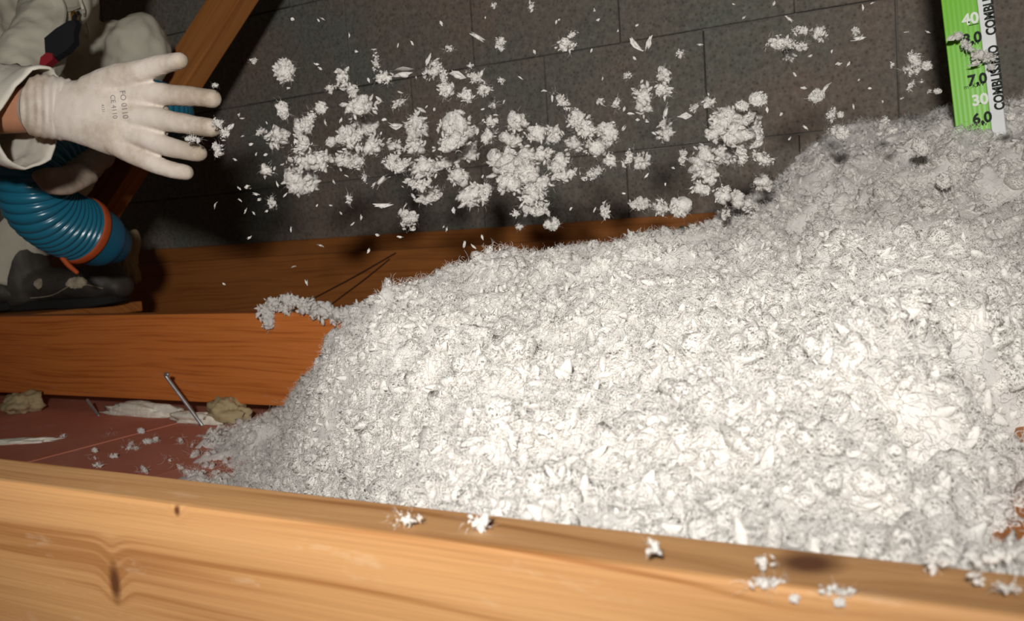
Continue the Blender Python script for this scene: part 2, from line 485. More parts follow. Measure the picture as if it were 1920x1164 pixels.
# ------------------------------------------------------------------ the heap of blown wool
def heap_h(X, Y):
    """height of the wool surface"""
    P = np.stack([X * 3.2, Y * 3.2, np.zeros_like(X)], -1)
    near = -0.010 + 0.086 * sst(0.30, 1.12, Y) ** 0.85
    left = np.interp(X, [-1.25, -1.0, -0.82, -0.62, -0.46, -0.2, 0.3], [-0.13, -0.062, -0.030, 0.026, 0.066, 0.088, 0.09])
    k = sst(0.25, 1.0, Y)
    top = np.minimum(near + 0.02, left * k + near * (1 - k))
    # the front heap dips again before the far slope climbs to the gauge
    r = sst(-0.46, -0.26, X + 0.15 * (Y - 1.2))
    dip = -0.030 * r * np.exp(-((Y - 0.98) / 0.14) ** 2)
    back = r * 0.118 * sst(1.0, 1.45, Y)
    beyond = -(1 - r) * 0.16 * sst(1.22, 1.75, Y)
    z = top + dip + back + beyond
    lump = 1 - np.abs(fbm(P * 4.6, 31, 2))            # billows
    hollow = np.maximum(0, fbm(P * 5.5, 57, 2) - 0.55)
    z = z + 0.016 * fbm(P, 3, 2) * sst(0.30, 0.5, Y) + (0.011 * fbm(P * 3.1, 8, 3) + 0.026 * (lump - 0.65) + 0.008 * (1 - np.abs(fbm(P * 11.0, 71, 2)) - .65) - 0.085 * hollow * (1 + 1.2 * sst(.95, 1.15, Y))) * (0.3 + 0.7 * sst(0.3, 0.45, Y))
    # thin over the crosspiece at the far right
    z = z - (0.045 + 0.03 * noise3(np.stack([X * 30, Y * 9, X * 0], -1), 83)) * np.exp(-((X + 0.012) / 0.035) ** 2) * sst(0.33, 0.40, Y) * (1 - sst(0.85, 1.05, Y))
    edge = -0.07 - 0.96 * Y + 0.045 * noise3(np.stack([Y * 7, Y * 0 + 2, Y * 0], -1), 4) + 0.02 * noise3(np.stack([Y * 23, Y * 0 + 9, Y * 0], -1), 5)
    edge = np.maximum(edge, -1.22)
    wid = 0.15 + 0.06 * sst(1.0, 0.55, Y)
    s = sst(0, 1, (X - edge) / wid) ** 0.75
    z = (FLOOR - 0.006) + (z - FLOOR + 0.006) * s
    fringe = sst(-0.24, -0.02, X - edge) * (0.012 + 0.030 * fbm(P * 4.5, 91, 3)) * (1 - sst(1.03, 1.08, Y)) * (X < edge + wid)
    return np.maximum(z, FLOOR - 0.006 + np.maximum(fringe, 0))

class HeapGrid:                              # the same surface, tabulated for quick look-up
    def __init__(g, x0, x1, y0, y1, st):
        g.x0, g.y0, g.st = x0, y0, st
        g.nx, g.ny = int((x1 - x0) / st) + 2, int((y1 - y0) / st) + 2
        a, b = np.meshgrid(x0 + np.arange(g.nx) * st, y0 + np.arange(g.ny) * st, indexing='ij')
        g.z = heap_h(a, b)
        gx_, gy_ = np.gradient(g.z, st); g.sl = np.sqrt(1 + gx_ ** 2 + gy_ ** 2)
    def __call__(g, x, y, t=None):
        t = g.z if t is None else t
        u = np.clip((x - g.x0) / g.st, 0, g.nx - 1.001); v = np.clip((y - g.y0) / g.st, 0, g.ny - 1.001)
        i, j = u.astype(int), v.astype(int); f, h = u - i, v - j
        return t[i, j] * (1 - f) * (1 - h) + t[i + 1, j] * f * (1 - h) + t[i, j + 1] * (1 - f) * h + t[i + 1, j + 1] * f * h

X0, X1, Y0, Y1, ST = -1.45, 0.30, J1Y1 + 0.001, 2.04, 0.005
HG = HeapGrid(X0, X1, Y0, Y1, 0.005)
nx, ny = int((X1 - X0) / ST), int((Y1 - Y0) / ST)
gx, gy = np.meshgrid(np.linspace(X0, X1, nx), np.linspace(Y0, Y1, ny), indexing='ij')
gz = heap_h(gx, gy)
gz += 0.0035 * noise3(np.stack([gx * 60, gy * 60, gz * 60], -1), 21) + 0.0022 * noise3(np.stack([gx * 150, gy * 150, gz * 60], -1), 22)
heap_V = np.stack([gx, gy, gz], -1).reshape(-1, 3)
idx = np.arange(nx * ny).reshape(nx, ny)
q = np.stack([idx[:-1, :-1], idx[1:, :-1], idx[1:, 1:], idx[:-1, 1:]], -1).reshape(-1, 4)
keep = heap_V[q].max(axis=1)[:, 2] > FLOOR + 0.003
q = q[keep]
tri_base = np.concatenate([q[:, [0, 1, 2]], q[:, [0, 2, 3]]])

# --- flake vocabulary -------------------------------------------------------
def ico(sub):
    bm = bmesh.new(); bmesh.ops.create_icosphere(bm, subdivisions=sub, radius=1.0)
    V = np.array([v.co[:] for v in bm.verts]); T = np.array([[v.index for v in f.verts] for f in bm.faces]); bm.free()
    return V, T

def puff_variants(sub, n, seed, amp=0.38):
    V, T = ico(sub); out = []
    for k in range(n):
        d = 1 + amp * fbm(V * 1.9 + k * 13.7, seed + k, 3)
        d = np.clip(d, 0.35, 2)
        out.append(V * d[:, None])
    return np.array(out), T

def petal_variants(n, rng, nu=5):
    """curled leaf-like flake, unit length along X"""
    out = []
    u = np.linspace(-0.5, 0.5, nu)
    for k in range(n):
        wmax = rng.uniform(0.16, 0.36); curl = rng.uniform(-2.6, 2.6); cup = rng.uniform(-0.9, 0.9); skew = rng.uniform(-0.25, 0.25)
        tw = rng.uniform(-0.8, 0.8); V = []
        for i, a in enumerate(u):
            w = wmax * max(0.06, (1 - abs(2 * a) ** 1.7)) * rng.uniform(0.7, 1.2)
            th = curl * a
            cx = math.sin(th) / curl if abs(curl) > .05 else a
            cz = (1 - math.cos(th)) / curl if abs(curl) > .05 else 0
            for s in (-1, 0, 1):
                y = s * w + skew * a; z = cz - cup * abs(s) * w
                t = tw * a
                V.append((cx + rng.normal(0, .02), y * math.cos(t) - z * math.sin(t), y * math.sin(t) + z * math.cos(t) + rng.normal(0, .015)))
        out.append(V)
    T = []
    for i in range(nu - 1):
        for s in range(2):
            a = i * 3 + s; T += [(a, a + 3, a + 4), (a, a + 4, a + 1)]
    return np.array(out), np.array(T)

def fibre_variants(n, rng, seg=5):
    out = []
    for k in range(n):
        p = np.zeros(3); d = np.array([1.0, 0, 0]); pts = []
        for i in range(seg):
            pts.append(p.copy()); d = d + rng.normal(0, .33, 3); d /= np.linalg.norm(d); p = p + d / (seg - 1)
        V = []
        for i, c in enumerate(pts):
            w = 0.016 * (1 - 0.8 * i / (seg - 1))
            V += [c + (0, -w, -w * .5), c + (0, w, w * .5)]
        out.append(V)
    T = []
    for i in range(seg - 1):
        a = 2 * i; T += [(a, a + 1, a + 3), (a, a + 3, a + 2)]
    return np.array(out), np.array(T)

PUFF1 = puff_variants(1, 24, 100, .30); PUFF2 = puff_variants(2, 30, 200, .36); PUFF3 = puff_variants(3, 40, 300, .5)

def pellet_variants(n, rng, sub=1):
    V, T = ico(sub); out = []
    for k in range(n):
        W_ = V * (1 + .16 * fbm(V * 1.5 + k * 5.1, 400 + k, 2))[:, None]
        b = rng.uniform(-.55, .55); t = rng.uniform(-.7, .7)
        sh = 1 - .45 * np.abs(W_[:, 0]) ** 1.6                      # tapered ends
        y, z = W_[:, 1] * sh, W_[:, 2] * sh + b * W_[:, 0] ** 2
        out.append(np.stack([W_[:, 0] * 1.25, y * np.cos(t * W_[:, 0]) - z * np.sin(t * W_[:, 0]), y * np.sin(t * W_[:, 0]) + z * np.cos(t * W_[:, 0])], -1))
    return np.array(out), T
PELLET = pellet_variants(30, RNG); PELLET2 = pellet_variants(30, RNG, 2)
PETAL = petal_variants(40, RNG); FIBRE = fibre_variants(24, RNG)

def rand_rot(n, rng):
    q = rng.normal(size=(n, 4)); q /= np.linalg.norm(q, axis=1)[:, None]
    w, x, y, z = q.T
    return np.stack([np.stack([1 - 2 * (y * y + z * z), 2 * (x * y - z * w), 2 * (x * z + y * w)], -1),
                     np.stack([2 * (x * y + z * w), 1 - 2 * (x * x + z * z), 2 * (y * z - x * w)], -1),
                     np.stack([2 * (x * z - y * w), 2 * (y * z + x * w), 1 - 2 * (x * x + y * y)], -1)], 1)

def place(kind, pos, scale, rng, rot=None):
    """copies of a flake kind at pos (n,3), scale (n,3) -> V, T"""
    var, T = kind
    n = len(pos)
    if n == 0: return np.zeros((0, 3)), np.zeros((0, 3), int)
    if rot is None: rot = rand_rot(n, rng)
    v = var[rng.integers(0, len(var), n)] * scale[:, None, :]
    v = np.einsum('nij,nkj->nki', rot, v) + pos[:, None, :]
    m = var.shape[1]
    t = T[None] + (np.arange(n) * m)[:, None, None]
    return v.reshape(-1, 3), t.reshape(-1, 3)

def join(parts):
    Vs, Ts, o = [], [], 0
    for V, T in parts:
        Vs.append(V); Ts.append(T + o); o += len(V)
    return np.concatenate(Vs), np.concatenate(Ts)

def aligned(dirs, rng):
    """rotations whose X axis follows dirs"""
    x = dirs / np.linalg.norm(dirs, axis=1)[:, None]
    a = rng.normal(size=x.shape); y = np.cross(a, x); y /= np.linalg.norm(y, axis=1)[:, None]
    return np.stack([x, y, np.cross(x, y)], -1)

def sample_heap(n, rng, near_bias=1.0):
    out = np.zeros((0, 3))
    while len(out) < n:
        x = rng.uniform(X0, X1, n); y = rng.uniform(Y0 + .004, Y1, n)
        z = HG(x, y); P = np.stack([x, y, z], -1)
        px, py, d = to_px(P)
        w = np.where((px > -40) & (px < 1990) & (py < 1200) & (py > 100), 1.0, 0.15)
        w = w * np.clip((0.62 / np.maximum(d, .25)) ** near_bias, 0.0, 1.0)
        sl = HG(x, y, HG.sl)
        w = w * np.minimum(sl, 3.0) / 3.0
        # thins out over the bare boards
        w = w * np.where(z < FLOOR + 0.004, 0.0, 1.0)
        out = np.concatenate([out, P[rng.random(n) < w]])
    return out[:n]

rng = np.random.default_rng(5)
parts = [(heap_V, tri_base)]; opaque = {0}
# near, finely modelled puffs
def puffs(kind, n, lo, hi, bias, lift=0.1, sel=None):
    P = sample_heap(n, rng, bias)
    if sel is not None: P = P[sel(P)]
    n = len(P)
    s = rng.uniform(lo, hi, n) * (0.7 + 0.6 * rng.random(n) ** 2)
    an = np.stack([rng.uniform(.75, 1.5, n), rng.uniform(.6, 1.1, n), rng.uniform(.4, .85, n)], -1)
    P = P + np.stack([0 * s, 0 * s, s * rng.uniform(-.5, lift + .5, n)], -1)
    return place(kind, P, s[:, None] * an, rng)
dist = lambda P: (P - CAM) @ fw
parts.append(puffs(PUFF3, 2600, 0.0024, 0.0066, 1.8, lift=.3, sel=lambda P: dist(P) < .75))
parts.append(puffs(PUFF2, 11500, 0.0028, 0.0080, 0.9, lift=.3, sel=lambda P: dist(P) < 1.15))
parts.append(puffs(PUFF1, 17000, 0.0030, 0.0080, 0.0, lift=.3, sel=lambda P: dist(P) > 1.0))
# pellets: plump bent flakes
for kind, n, bias, lim in ((PELLET2, 7500, 1.8, (0, .8)), (PELLET, 15000, .3, (.75, 9))):
    P = sample_heap(n, rng, bias); dd = dist(P); P = P[(dd > lim[0]) & (dd < lim[1])]; n = len(P)
    L = rng.uniform(0.0022, 0.0058, n)
    opaque.add(len(parts)); parts.append(place(kind, P + np.stack([0 * L, 0 * L, L * rng.uniform(-.2, .7, n)], -1), np.stack([L * rng.uniform(1.0, 1.5, n), L * rng.uniform(.45, .8, n), L * rng.uniform(.3, .6, n)], -1), rng))
P = sample_heap(19000, rng, 0.8); n = len(P)
L = rng.uniform(0.004, 0.010, n)
opaque.add(len(parts)); parts.append(place(PETAL, P + np.stack([0 * L, 0 * L, L * rng.uniform(-.1, .35, n)], -1), np.stack([L] * 3, -1), rng))
# thin scatter over the boards at the foot of the heap
NS = 26000
fx = rng.uniform(-1.3, -0.3, NS); fy = rng.uniform(0.33, 1.06, NS)
gap = (-0.04 - 0.96 * fy) - fx
ok = (gap > -0.06) & (rng.random(NS) < np.exp(-np.maximum(gap, 0) / 0.055) * 0.8 * np.where(noise3(np.stack([fx * 28, fy * 28, fx * 0], -1), 61) > -.25, 1, .1))
fx, fy = fx[ok], fy[ok]; n = len(fx); hgt = np.maximum(HG(fx, fy), FLOOR)
FLOOR_SC = np.stack([fx, fy, hgt], -1)
L = rng.uniform(0.006, 0.014, n)
parts.append(place(PETAL, np.stack([fx, fy, hgt + L * .2], -1), np.stack([L] * 3, -1), rng))
L = rng.uniform(0.002, 0.007, n // 2)
parts.append(place(PUFF1, np.stack([fx[:n // 2], fy[:n // 2], hgt[:n // 2] + L * .3], -1), np.stack([L * 1.5, L, L * .5], -1), rng))
def clump(rx, ry, rng, ang=0.0, depth=None, style='mix', lean=False):
    """one flying tuft: rx, ry half sizes in metres across the picture; built in world axes round the origin"""
    R = max(rx, ry); small = R < 0.0045
    depth = depth or min(rx, ry) * 0.8
    ca, sa = math.cos(ang), math.sin(ang)
    ex = np.array(rt) * ca + np.array(up) * sa; ey = -np.array(rt) * sa + np.array(up) * ca; ez = np.array(fw)
    B = np.stack([ex, ey, ez], -1)
    def inside(n, k=0.75):
        p = rng.normal(size=(n, 3)); p /= np.linalg.norm(p, axis=1)[:, None]; p *= rng.random((n, 1)) ** 0.45 * k
        return p
    pr = []
    if style == 'leaf':
        n = 2
        rot = aligned(np.repeat(ex[None], n, 0) + rng.normal(0, .12, (n, 3)), rng)
        pr.append(place(PETAL, rng.normal(0, ry * .25, (n, 3)), np.stack([np.full(n, 2 * rx), np.full(n, 2.2 * ry / .35 * .5), np.full(n, rx)], -1), rng, rot))
        c = np.array([[0, 0, 0.]])
        pr.append(place(PUFF1, c, np.array([[rx * .55, ry * .55, ry * .5]]), rng, B[None]))
    else:
        n = max(2, int(3 + 11 * min(1, R / .02))) if style != 'ball' else 5
        q = inside(n, 0.62); pos = (q * np.array([rx, ry, depth])) @ B.T
        s = min(rx, ry) * rng.uniform(.28, .52, n) * (1.35 if style == 'ball' else 1)
        pr.append(place(PUFF2 if not (small or lean) else PUFF1, pos, s[:, None] * np.stack([rng.uniform(.9, 1.6, n), rng.uniform(.6, 1, n), rng.uniform(.45, .9, n)], -1), rng))
        if style == 'ball':
            pr.append(place(PUFF3, np.zeros((1, 3)), np.array([[rx * .72, ry * .72, depth * .8]]), rng, B[None]))
            kb = int(30 + 60 * min(1, R / .018)); q = rng.normal(size=(kb, 3)); q /= np.linalg.norm(q, axis=1)[:, None]
            pos = (q * .8 * np.array([rx, ry, depth])) @ B.T; Lb = min(rx, ry) * rng.uniform(.16, .34, kb)
            pr.append(place(PELLET, pos, np.stack([Lb * 1.2, Lb * .8, Lb * .5], -1), rng))
        m = int((8 + 46 * min(1, R / .018)) * (1.0 if style != 'ball' else .55))
        q = inside(m, .95); rad = np.linalg.norm(q, axis=1)
        pos = (q * np.array([rx, ry, depth])) @ B.T
        L = rng.uniform(.35, .85, m) * max(min(rx, ry), R * .45) * (1.15 if style == 'wisp' else .9)
        L = np.minimum(L, .013)
        dirs = (q @ B.T) + rng.normal(0, .9, (m, 3))
        h_ = m // 2
        pr.append(place(PETAL, pos[:h_], np.stack([L[:h_]] * 3, -1), rng, aligned(dirs[:h_], rng)))
        pr.append(place(PELLET, pos[h_:], np.stack([L[h_:] * .5, L[h_:] * .3, L[h_:] * .2], -1), rng, aligned(dirs[h_:], rng)))
        m = int(10 + 50 * min(1, R / .018)); q = inside(m, 1.0); pos = (q * np.array([rx, ry, depth])) @ B.T
        L = rng.uniform(.4, .9, m) * min(R, .011)
        pr.append(place(FIBRE, pos, np.stack([L] * 3, -1), rng, aligned((q @ B.T) + rng.normal(0, .5, (m, 3)), rng)))
    return join(pr)


ridge = sample_heap(4000, rng, 0.0)
ridge = ridge[(ridge[:, 1] > 1.02) & (ridge[:, 1] < 1.32) & (ridge[:, 0] > -1.05) & (ridge[:, 0] < -.3)][:70]
for P in np.concatenate([sample_heap(110, rng, 0.8), ridge]):
    R_ = rng.uniform(.009, .02) * min(1.0, max(.55, ((P - CAM) @ fw) / .9))
    V, T = clump(R_, R_ * rng.uniform(.6, 1), rng, rng.uniform(-1, 1), None, 'mix', lean=True); parts.append((V + P + np.array([0, 0, R_ * .15]), T))
hv, ht = join(parts)
hm = mesh_np('blown_wool_heap', hv, ht)
heap = link('blown_wool_heap', hm, MAT['wool']); hm.materials.append(MAT['woolrag'])
mi = np.concatenate([np.full(len(t), 0 if i in opaque else 1, dtype=np.int32) for i, (v, t) in enumerate(parts)])
assert len(mi) == len(hm.polygons)
hm.polygons.foreach_set('material_index', mi); hm.update()
tag(heap, 'great heap of fluffy white blown wool insulation covering the joists', 'insulation', kind='stuff')
print('heap tris', len(ht))

def curls(n, P, rng, lo, hi, rad, NP=7):
    """curly strands rooted at P -> (n,NP,3)"""
    L = rng.uniform(lo, hi, n); R = rand_rot(n, rng)
    turn = rng.uniform(-4.0, 4.0, n); wob = rng.uniform(-.5, .5, (n, 2))
    t = np.linspace(-.5, .5, NP)[None]
    th = turn[:, None] * t
    k = np.where(np.abs(turn) < .1, .1, turn)[:, None]
    c = np.stack([np.sin(th) / k, (1 - np.cos(th)) / k, wob[:, :1] * t + wob[:, 1:] * t * t * 2], -1) * L[:, None, None]
    return np.einsum('nij,nkj->nki', R, c) + P[:, None, :]

def hair(name, S, radius, mat, parent):
    n, k, _ = S.shape
    hc = bpy.data.hair_curves.new(name)
    hc.add_curves([k] * n)
    hc.points.foreach_set('position', S.astype(np.float32).ravel())
    r = np.broadcast_to(radius * np.array([.35, .8, 1, 1, 1, .8, .35][:k]), (n, k)).astype(np.float32)
    hc.points.foreach_set('radius', r.ravel())
    hc.materials.append(mat)
    o = bpy.data.objects.new(name, hc); COL.objects.link(o); o.parent = parent
    return o
P = sample_heap(250000, rng, 1.1); n = len(P)
P = P + np.stack([rng.normal(0, .002, n), rng.normal(0, .002, n), rng.uniform(-.002, .009, n)], -1)
Q = FLOOR_SC[rng.integers(0, len(FLOOR_SC), 12000)] + np.stack([rng.normal(0, .006, 12000), rng.normal(0, .006, 12000), rng.uniform(0, .008, 12000)], -1)
P = np.concatenate([P, Q]); n = len(P)
tag(hair('loose_fibres', curls(n, P, rng, .004, .015, 0), 0.00011, MAT['wool'], heap), kind='stuff')


# ------------------------------------------------------------------ flying wool
# px, py, half width, half height, tilt in degrees, style
TUFTS = [
 (533,132,18,21,0,'ball'),(641,146,13,24,-10,'wisp'),(619,165,9,8,30,'mix'),(659,170,15,12,-40,'wisp'),(705,117,7,17,0,'wisp'),(720,146,18,12,0,'mix'),
 (757,140,18,9,-10,'leaf'),(801,113,11,4,60,'leaf'),(812,130,24,12,50,'wisp'),(842,91,11,7,0,'mix'),(894,69,15,6,-35,'leaf'),(939,82,10,14,10,'mix'),
 (926,9,6,7,0,'mix'),(995,12,7,12,0,'mix'),(831,141,8,18,10,'wisp'),(858,143,15,7,-15,'leaf'),(889,145,19,9,-25,'wisp'),(903,137,11,5,80,'leaf'),
 (838,168,18,16,0,'mix'),(875,180,14,14,0,'mix'),(908,168,16,12,30,'mix'),(923,192,7,14,15,'wisp'),(940,151,8,7,0,'mix'),(882,124,6,7,0,'mix'),
 (531,206,10,17,10,'ball'),(602,203,10,12,0,'ball'),(678,198,33,20,15,'mix'),(686,234,30,18,-5,'mix'),(748,194,16,8,25,'wisp'),(741,235,13,6,0,'leaf'),
 (779,237,23,30,-15,'mix'),(520,258,20,20,40,'wisp'),(566,237,19,20,0,'mix'),(583,222,22,9,70,'wisp'),(490,247,12,7,35,'wisp'),(566,275,18,20,0,'mix'),
 (621,266,9,9,0,'ball'),(659,261,26,24,-20,'mix'),(700,275,21,20,30,'mix'),(741,275,18,11,-20,'wisp'),(566,302,36,18,10,'mix'),(600,302,21,20,0,'wisp'),
 (648,301,25,17,0,'mix'),(672,302,13,16,0,'wisp'),(500,320,14,13,0,'mix'),(564,338,31,25,0,'ball'),(744,306,28,15,-10,'mix'),(779,275,20,17,0,'mix'),
 (858,234,36,26,0,'mix'),(844,268,36,19,15,'mix'),(872,282,26,24,40,'wisp'),(834,306,20,13,0,'mix'),(796,316,27,20,0,'wisp'),(858,330,20,20,0,'mix'),
 (789,344,33,13,-5,'mix'),(806,368,30,16,10,'mix'),(889,368,30,23,0,'wisp'),(916,254,20,12,60,'mix'),(921,228,17,9,0,'mix'),(971,228,19,20,0,'mix'),
 (957,261,24,19,0,'mix'),(947,306,33,30,30,'wisp'),(954,344,30,20,0,'mix'),(715,338,18,7,50,'leaf'),(683,333,5,12,10,'wisp'),(655,372,6,12,0,'wisp'),
 (717,385,16,5,10,'leaf'),(510,380,7,13,15,'wisp'),(765,412,17,21,20,'mix'),
 (1006,249,21,17,0,'mix'),(1037,253,20,17,0,'mix'),(1055,191,21,8,-50,'wisp'),(1078,207,9,7,0,'mix'),(1085,225,23,16,0,'mix'),(1103,244,27,15,0,'mix'),
 (1137,252,20,21,0,'ball'),(1075,270,21,14,-10,'mix'),(1116,277,25,18,0,'mix'),(1048,304,28,20,15,'mix'),(1017,290,21,17,0,'mix'),(986,297,22,22,0,'mix'),
 (986,330,30,24,0,'wisp'),(1013,345,28,20,20,'mix'),(1061,328,27,12,15,'mix'),(1113,325,22,9,25,'wisp'),(1144,301,14,16,0,'mix'),(1178,297,22,9,65,'wisp'),
 (1202,304,19,14,40,'wisp'),(1000,366,25,20,0,'mix'),(1003,391,30,15,-5,'wisp'),(1034,419,15,12,0,'ball'),(974,424,7,9,0,'mix'),(967,400,11,8,0,'mix'),
 (910,359,20,12,70,'wisp'),(1206,187,17,34,5,'mix'),(1245,143,13,17,0,'wisp'),(1245,170,19,14,-30,'mix'),(1247,242,15,23,-10,'mix'),(1249,211,17,4,75,'leaf'),
 (1285,218,12,5,5,'leaf'),(1302,201,9,9,0,'wisp'),(1156,194,8,13,0,'wisp'),(1125,191,8,7,0,'mix'),(1177,141,9,7,0,'mix'),(1275,101,9,11,20,'mix'),
 (1192,82,15,5,-50,'leaf'),(1216,81,15,4,80,'leaf'),(1061,84,20,13,0,'mix'),(1073,65,11,7,30,'mix'),(1329,191,12,14,0,'mix'),(1391,198,13,9,-10,'ball'),
 (1422,186,16,13,0,'ball'),(1381,222,36,20,0,'mix'),(1357,222,27,20,0,'mix'),(1412,229,20,20,0,'mix'),(1340,249,20,20,0,'mix'),(1378,256,33,24,0,'mix'),
 (1415,258,18,22,0,'wisp'),(1360,287,27,22,0,'mix'),(1388,291,13,21,0,'mix'),(1323,291,22,20,0,'mix'),(1309,311,20,21,0,'mix'),(1330,325,21,20,0,'mix'),
 (1319,352,22,15,0,'mix'),(1281,294,9,15,0,'wisp'),(1429,297,22,13,-20,'wisp'),(1429,342,18,17,0,'wisp'),(1354,366,17,20,0,'mix'),(1381,373,11,17,0,'ball'),
 (1405,387,12,14,0,'mix'),(1275,388,19,17,0,'ball'),(1240,390,16,14,0,'mix'),(1199,383,21,12,0,'mix'),(1134,394,9,16,0,'wisp'),(1360,400,9,16,0,'mix'),
 (1462,80,32,14,-5,'mix'),(1477,102,13,15,0,'wisp'),(1503,57,18,9,0,'wisp'),(1537,64,16,13,30,'mix'),(1500,86,20,9,-10,'mix'),(1481,36,9,4,-40,'leaf'),
 (1606,57,8,13,-20,'wisp'),(1611,72,13,4,15,'leaf'),(1716,112,13,20,20,'mix'),(1709,131,19,10,0,'mix'),(1738,123,10,8,0,'ball'),(1709,157,16,5,65,'wisp'),
 (1672,122,6,6,0,'mix'),(1729,153,5,4,0,'mix'),(1743,171,5,5,0,'mix'),(1758,171,8,5,0,'ball'),(1532,180,15,11,20,'ball'),(1548,165,14,4,50,'leaf'),
 (1560,214,9,15,-20,'wisp'),(1576,215,6,6,0,'ball'),(1561,247,8,13,0,'mix'),(1580,250,12,12,0,'ball'),(1660,229,9,13,0,'mix'),(1672,246,7,7,0,'ball'),
 (1649,250,5,7,0,'mix'),(1727,276,14,17,20,'ball'),(1573,121,6,3,0,'leaf'),(1507,165,6,2,-10,'leaf'),(1770,340,14,14,0,'ball'),(1896,219,9,8,0,'ball'),
 (1783,70,13,5,40,'leaf'),(1797,67,9,7,0,'ball'),(1812,85,14,9,-50,'wisp'),(1832,103,16,12,0,'mix'),(1852,108,13,14,0,'wisp'),(1858,126,7,6,0,'ball'),(1828,119,12,5,0,'leaf'),
 (407,232,13,9,0,'wisp'),(420,250,9,12,0,'wisp'),(430,240,10,5,40,'leaf'),(403,160,7,5,0,'wisp'),(362,260,16,8,-10,'mix'),(408,280,10,14,20,'wisp'),(475,115,8,6,40,'wisp'),
]
ORD = ['first', 'second', 'third', 'fourth', 'fifth', 'sixth', 'seventh', 'eighth', 'ninth', 'tenth', 'eleventh', 'twelfth', 'thirteenth', 'fourteenth',
       'fifteenth', 'sixteenth', 'seventeenth', 'eighteenth', 'nineteenth', 'twentieth']
SHAPE = {'ball': 'rounded', 'mix': 'shaggy', 'wisp': 'wispy', 'leaf': 'slender'}
def place_word(px, py):
    if px > 1765 and py < 140: return 'clinging to the green depth gauge', 0
    if px > 1590: return 'flying just before the depth gauge', 0
    if px > 1440: return 'flying between landing plume and depth gauge', 0
    if 1265 < px <= 1440 and py > 178: return 'in the plume dropping onto the heap', 0
    if px < 445: return "leaving the white glove's fingertips", 0
    row = 0 if py < 105 else 1 if py < 185 else 2 if py < 245 else 3 if py < 290 else 4 if py < 335 else 5
    return ['flying along the top edge, above the stream', 'in the top row of the flying stream', 'in the upper half of the flying stream',
            'in the middle of the flying stream', 'in the lower half of the flying stream', 'along the underside of the flying stream'][row], row
special = {0: 'round white wool ball flying alone, nearest above the glove side of the stream',
           45: 'largest bright round wool ball at the lower glove end of the stream'}
bykey = {}
for i, (px, py, a, b, ang, st) in enumerate(TUFTS):
    if i in special: continue
    R = max(a, b); size = 'large' if R >= 24 else 'medium' if R >= 14 else 'small'
    bykey.setdefault((size, st, place_word(px, py)[0]), []).append(i)
labels = dict(special)
for (size, st, plc), ids in bykey.items():
    ids.sort(key=lambda i: TUFTS[i][0])
    for k, i in enumerate(ids):
        if len(ids) == 1: labels[i] = f'{size} {SHAPE[st]} white wool tuft {plc}'
        elif k == len(ids) - 1: labels[i] = f'rightmost {size} {SHAPE[st]} white wool tuft {plc}'
        elif k == 0: labels[i] = f'leftmost {size} {SHAPE[st]} white wool tuft {plc}'
        else: labels[i] = f'{size} {SHAPE[st]} white wool tuft, {ORD[k]} from left {plc}'
frng = np.random.default_rng(77)
def fly_depth(px):
    return float(np.interp(px, [400, 700, 1000, 1300, 1450, 1700, 1900], [1.13, 1.12, 1.10, 1.06, 1.05, 1.02, 1.0]))
def put_flake(name, px, py, a, b, ang, st, D, label, group):
    k = D / F * 1.15
    V, T = clump(a * k, b * k, frng, math.radians(ang), None, st)
    o = link(name, mesh_np(name, V, T), MAT['woolfly' if st != 'leaf' else 'wool'])
    o.location = at(px, py, D)
    tag(o, label, 'wool tuft', group)
    return o
for i, (px, py, a, b, ang, st) in enumerate(TUFTS):
    D = fly_depth(px) + frng.uniform(-.05, .05)
    if px < 445: D = 1.08
    if place_word(px, py)[0].startswith('clinging'): D = 1.085
    put_flake('wool_tuft', px, py, a, b, ang, st, D, labels[i], 'wool tufts flying through the air')

# tiny flecks drifting round the stream
n_fleck = 0
FLECKS = [(1001,98),(447,215),(455,222),(463,350),(447,352),(403,385),(480,365),(487,375),(520,388),(465,352),(655,66),(605,35),(597,38),(548,37),(827,44),
          (910,33),(1043,42),(1048,37),(1115,20),(1122,38),(1194,47),(1159,58),(1375,8),(1395,33),(1635,6),(1617,14),(1450,7),(1108,95),(1190,110),(1205,95),(1312,84),
          (540,165),(600,128),(593,120),(668,96),(746,85),(701,93),(773,82),(690,150),(749,173),(780,145),(945,190),(975,145),(1020,170),(1035,185),(1130,148),(1130,196),
          (1170,205),(1182,214),(1150,230),(1168,240),(1195,225),(1212,225),(1225,250),(1240,258),(1213,330),(1248,345),(1262,315),(1070,392),(1115,393),(1170,362),
          (450,375),(460,395),(476,400),(500,395),(595,385),(620,385),(640,400),(678,408),(660,420),(708,440),(750,445),(870,458),(888,462),(905,445),(832,425),(838,430),
          (545,430),(467,445),(575,530),(420,532),(550,500),(690,470),(600,460),(520,345),(535,365),(625,340),(650,330),(700,345),(755,350),(760,385),(850,395),(905,330),
          (1440,205),(1465,215),(1490,140),(1520,105),(1560,95),(1590,120),(1610,150),(1630,165),(1655,190),(1690,185),(1700,60),(1740,60),(1480,260),(1510,240),(1540,290),(1600,200),
          (470,270),(480,290),(455,255),(440,300),(500,230),(498,290),(610,230),(640,225),(720,225),(715,250),(730,260),(815,205),(800,200),(820,245),(930,215),(905,205)]
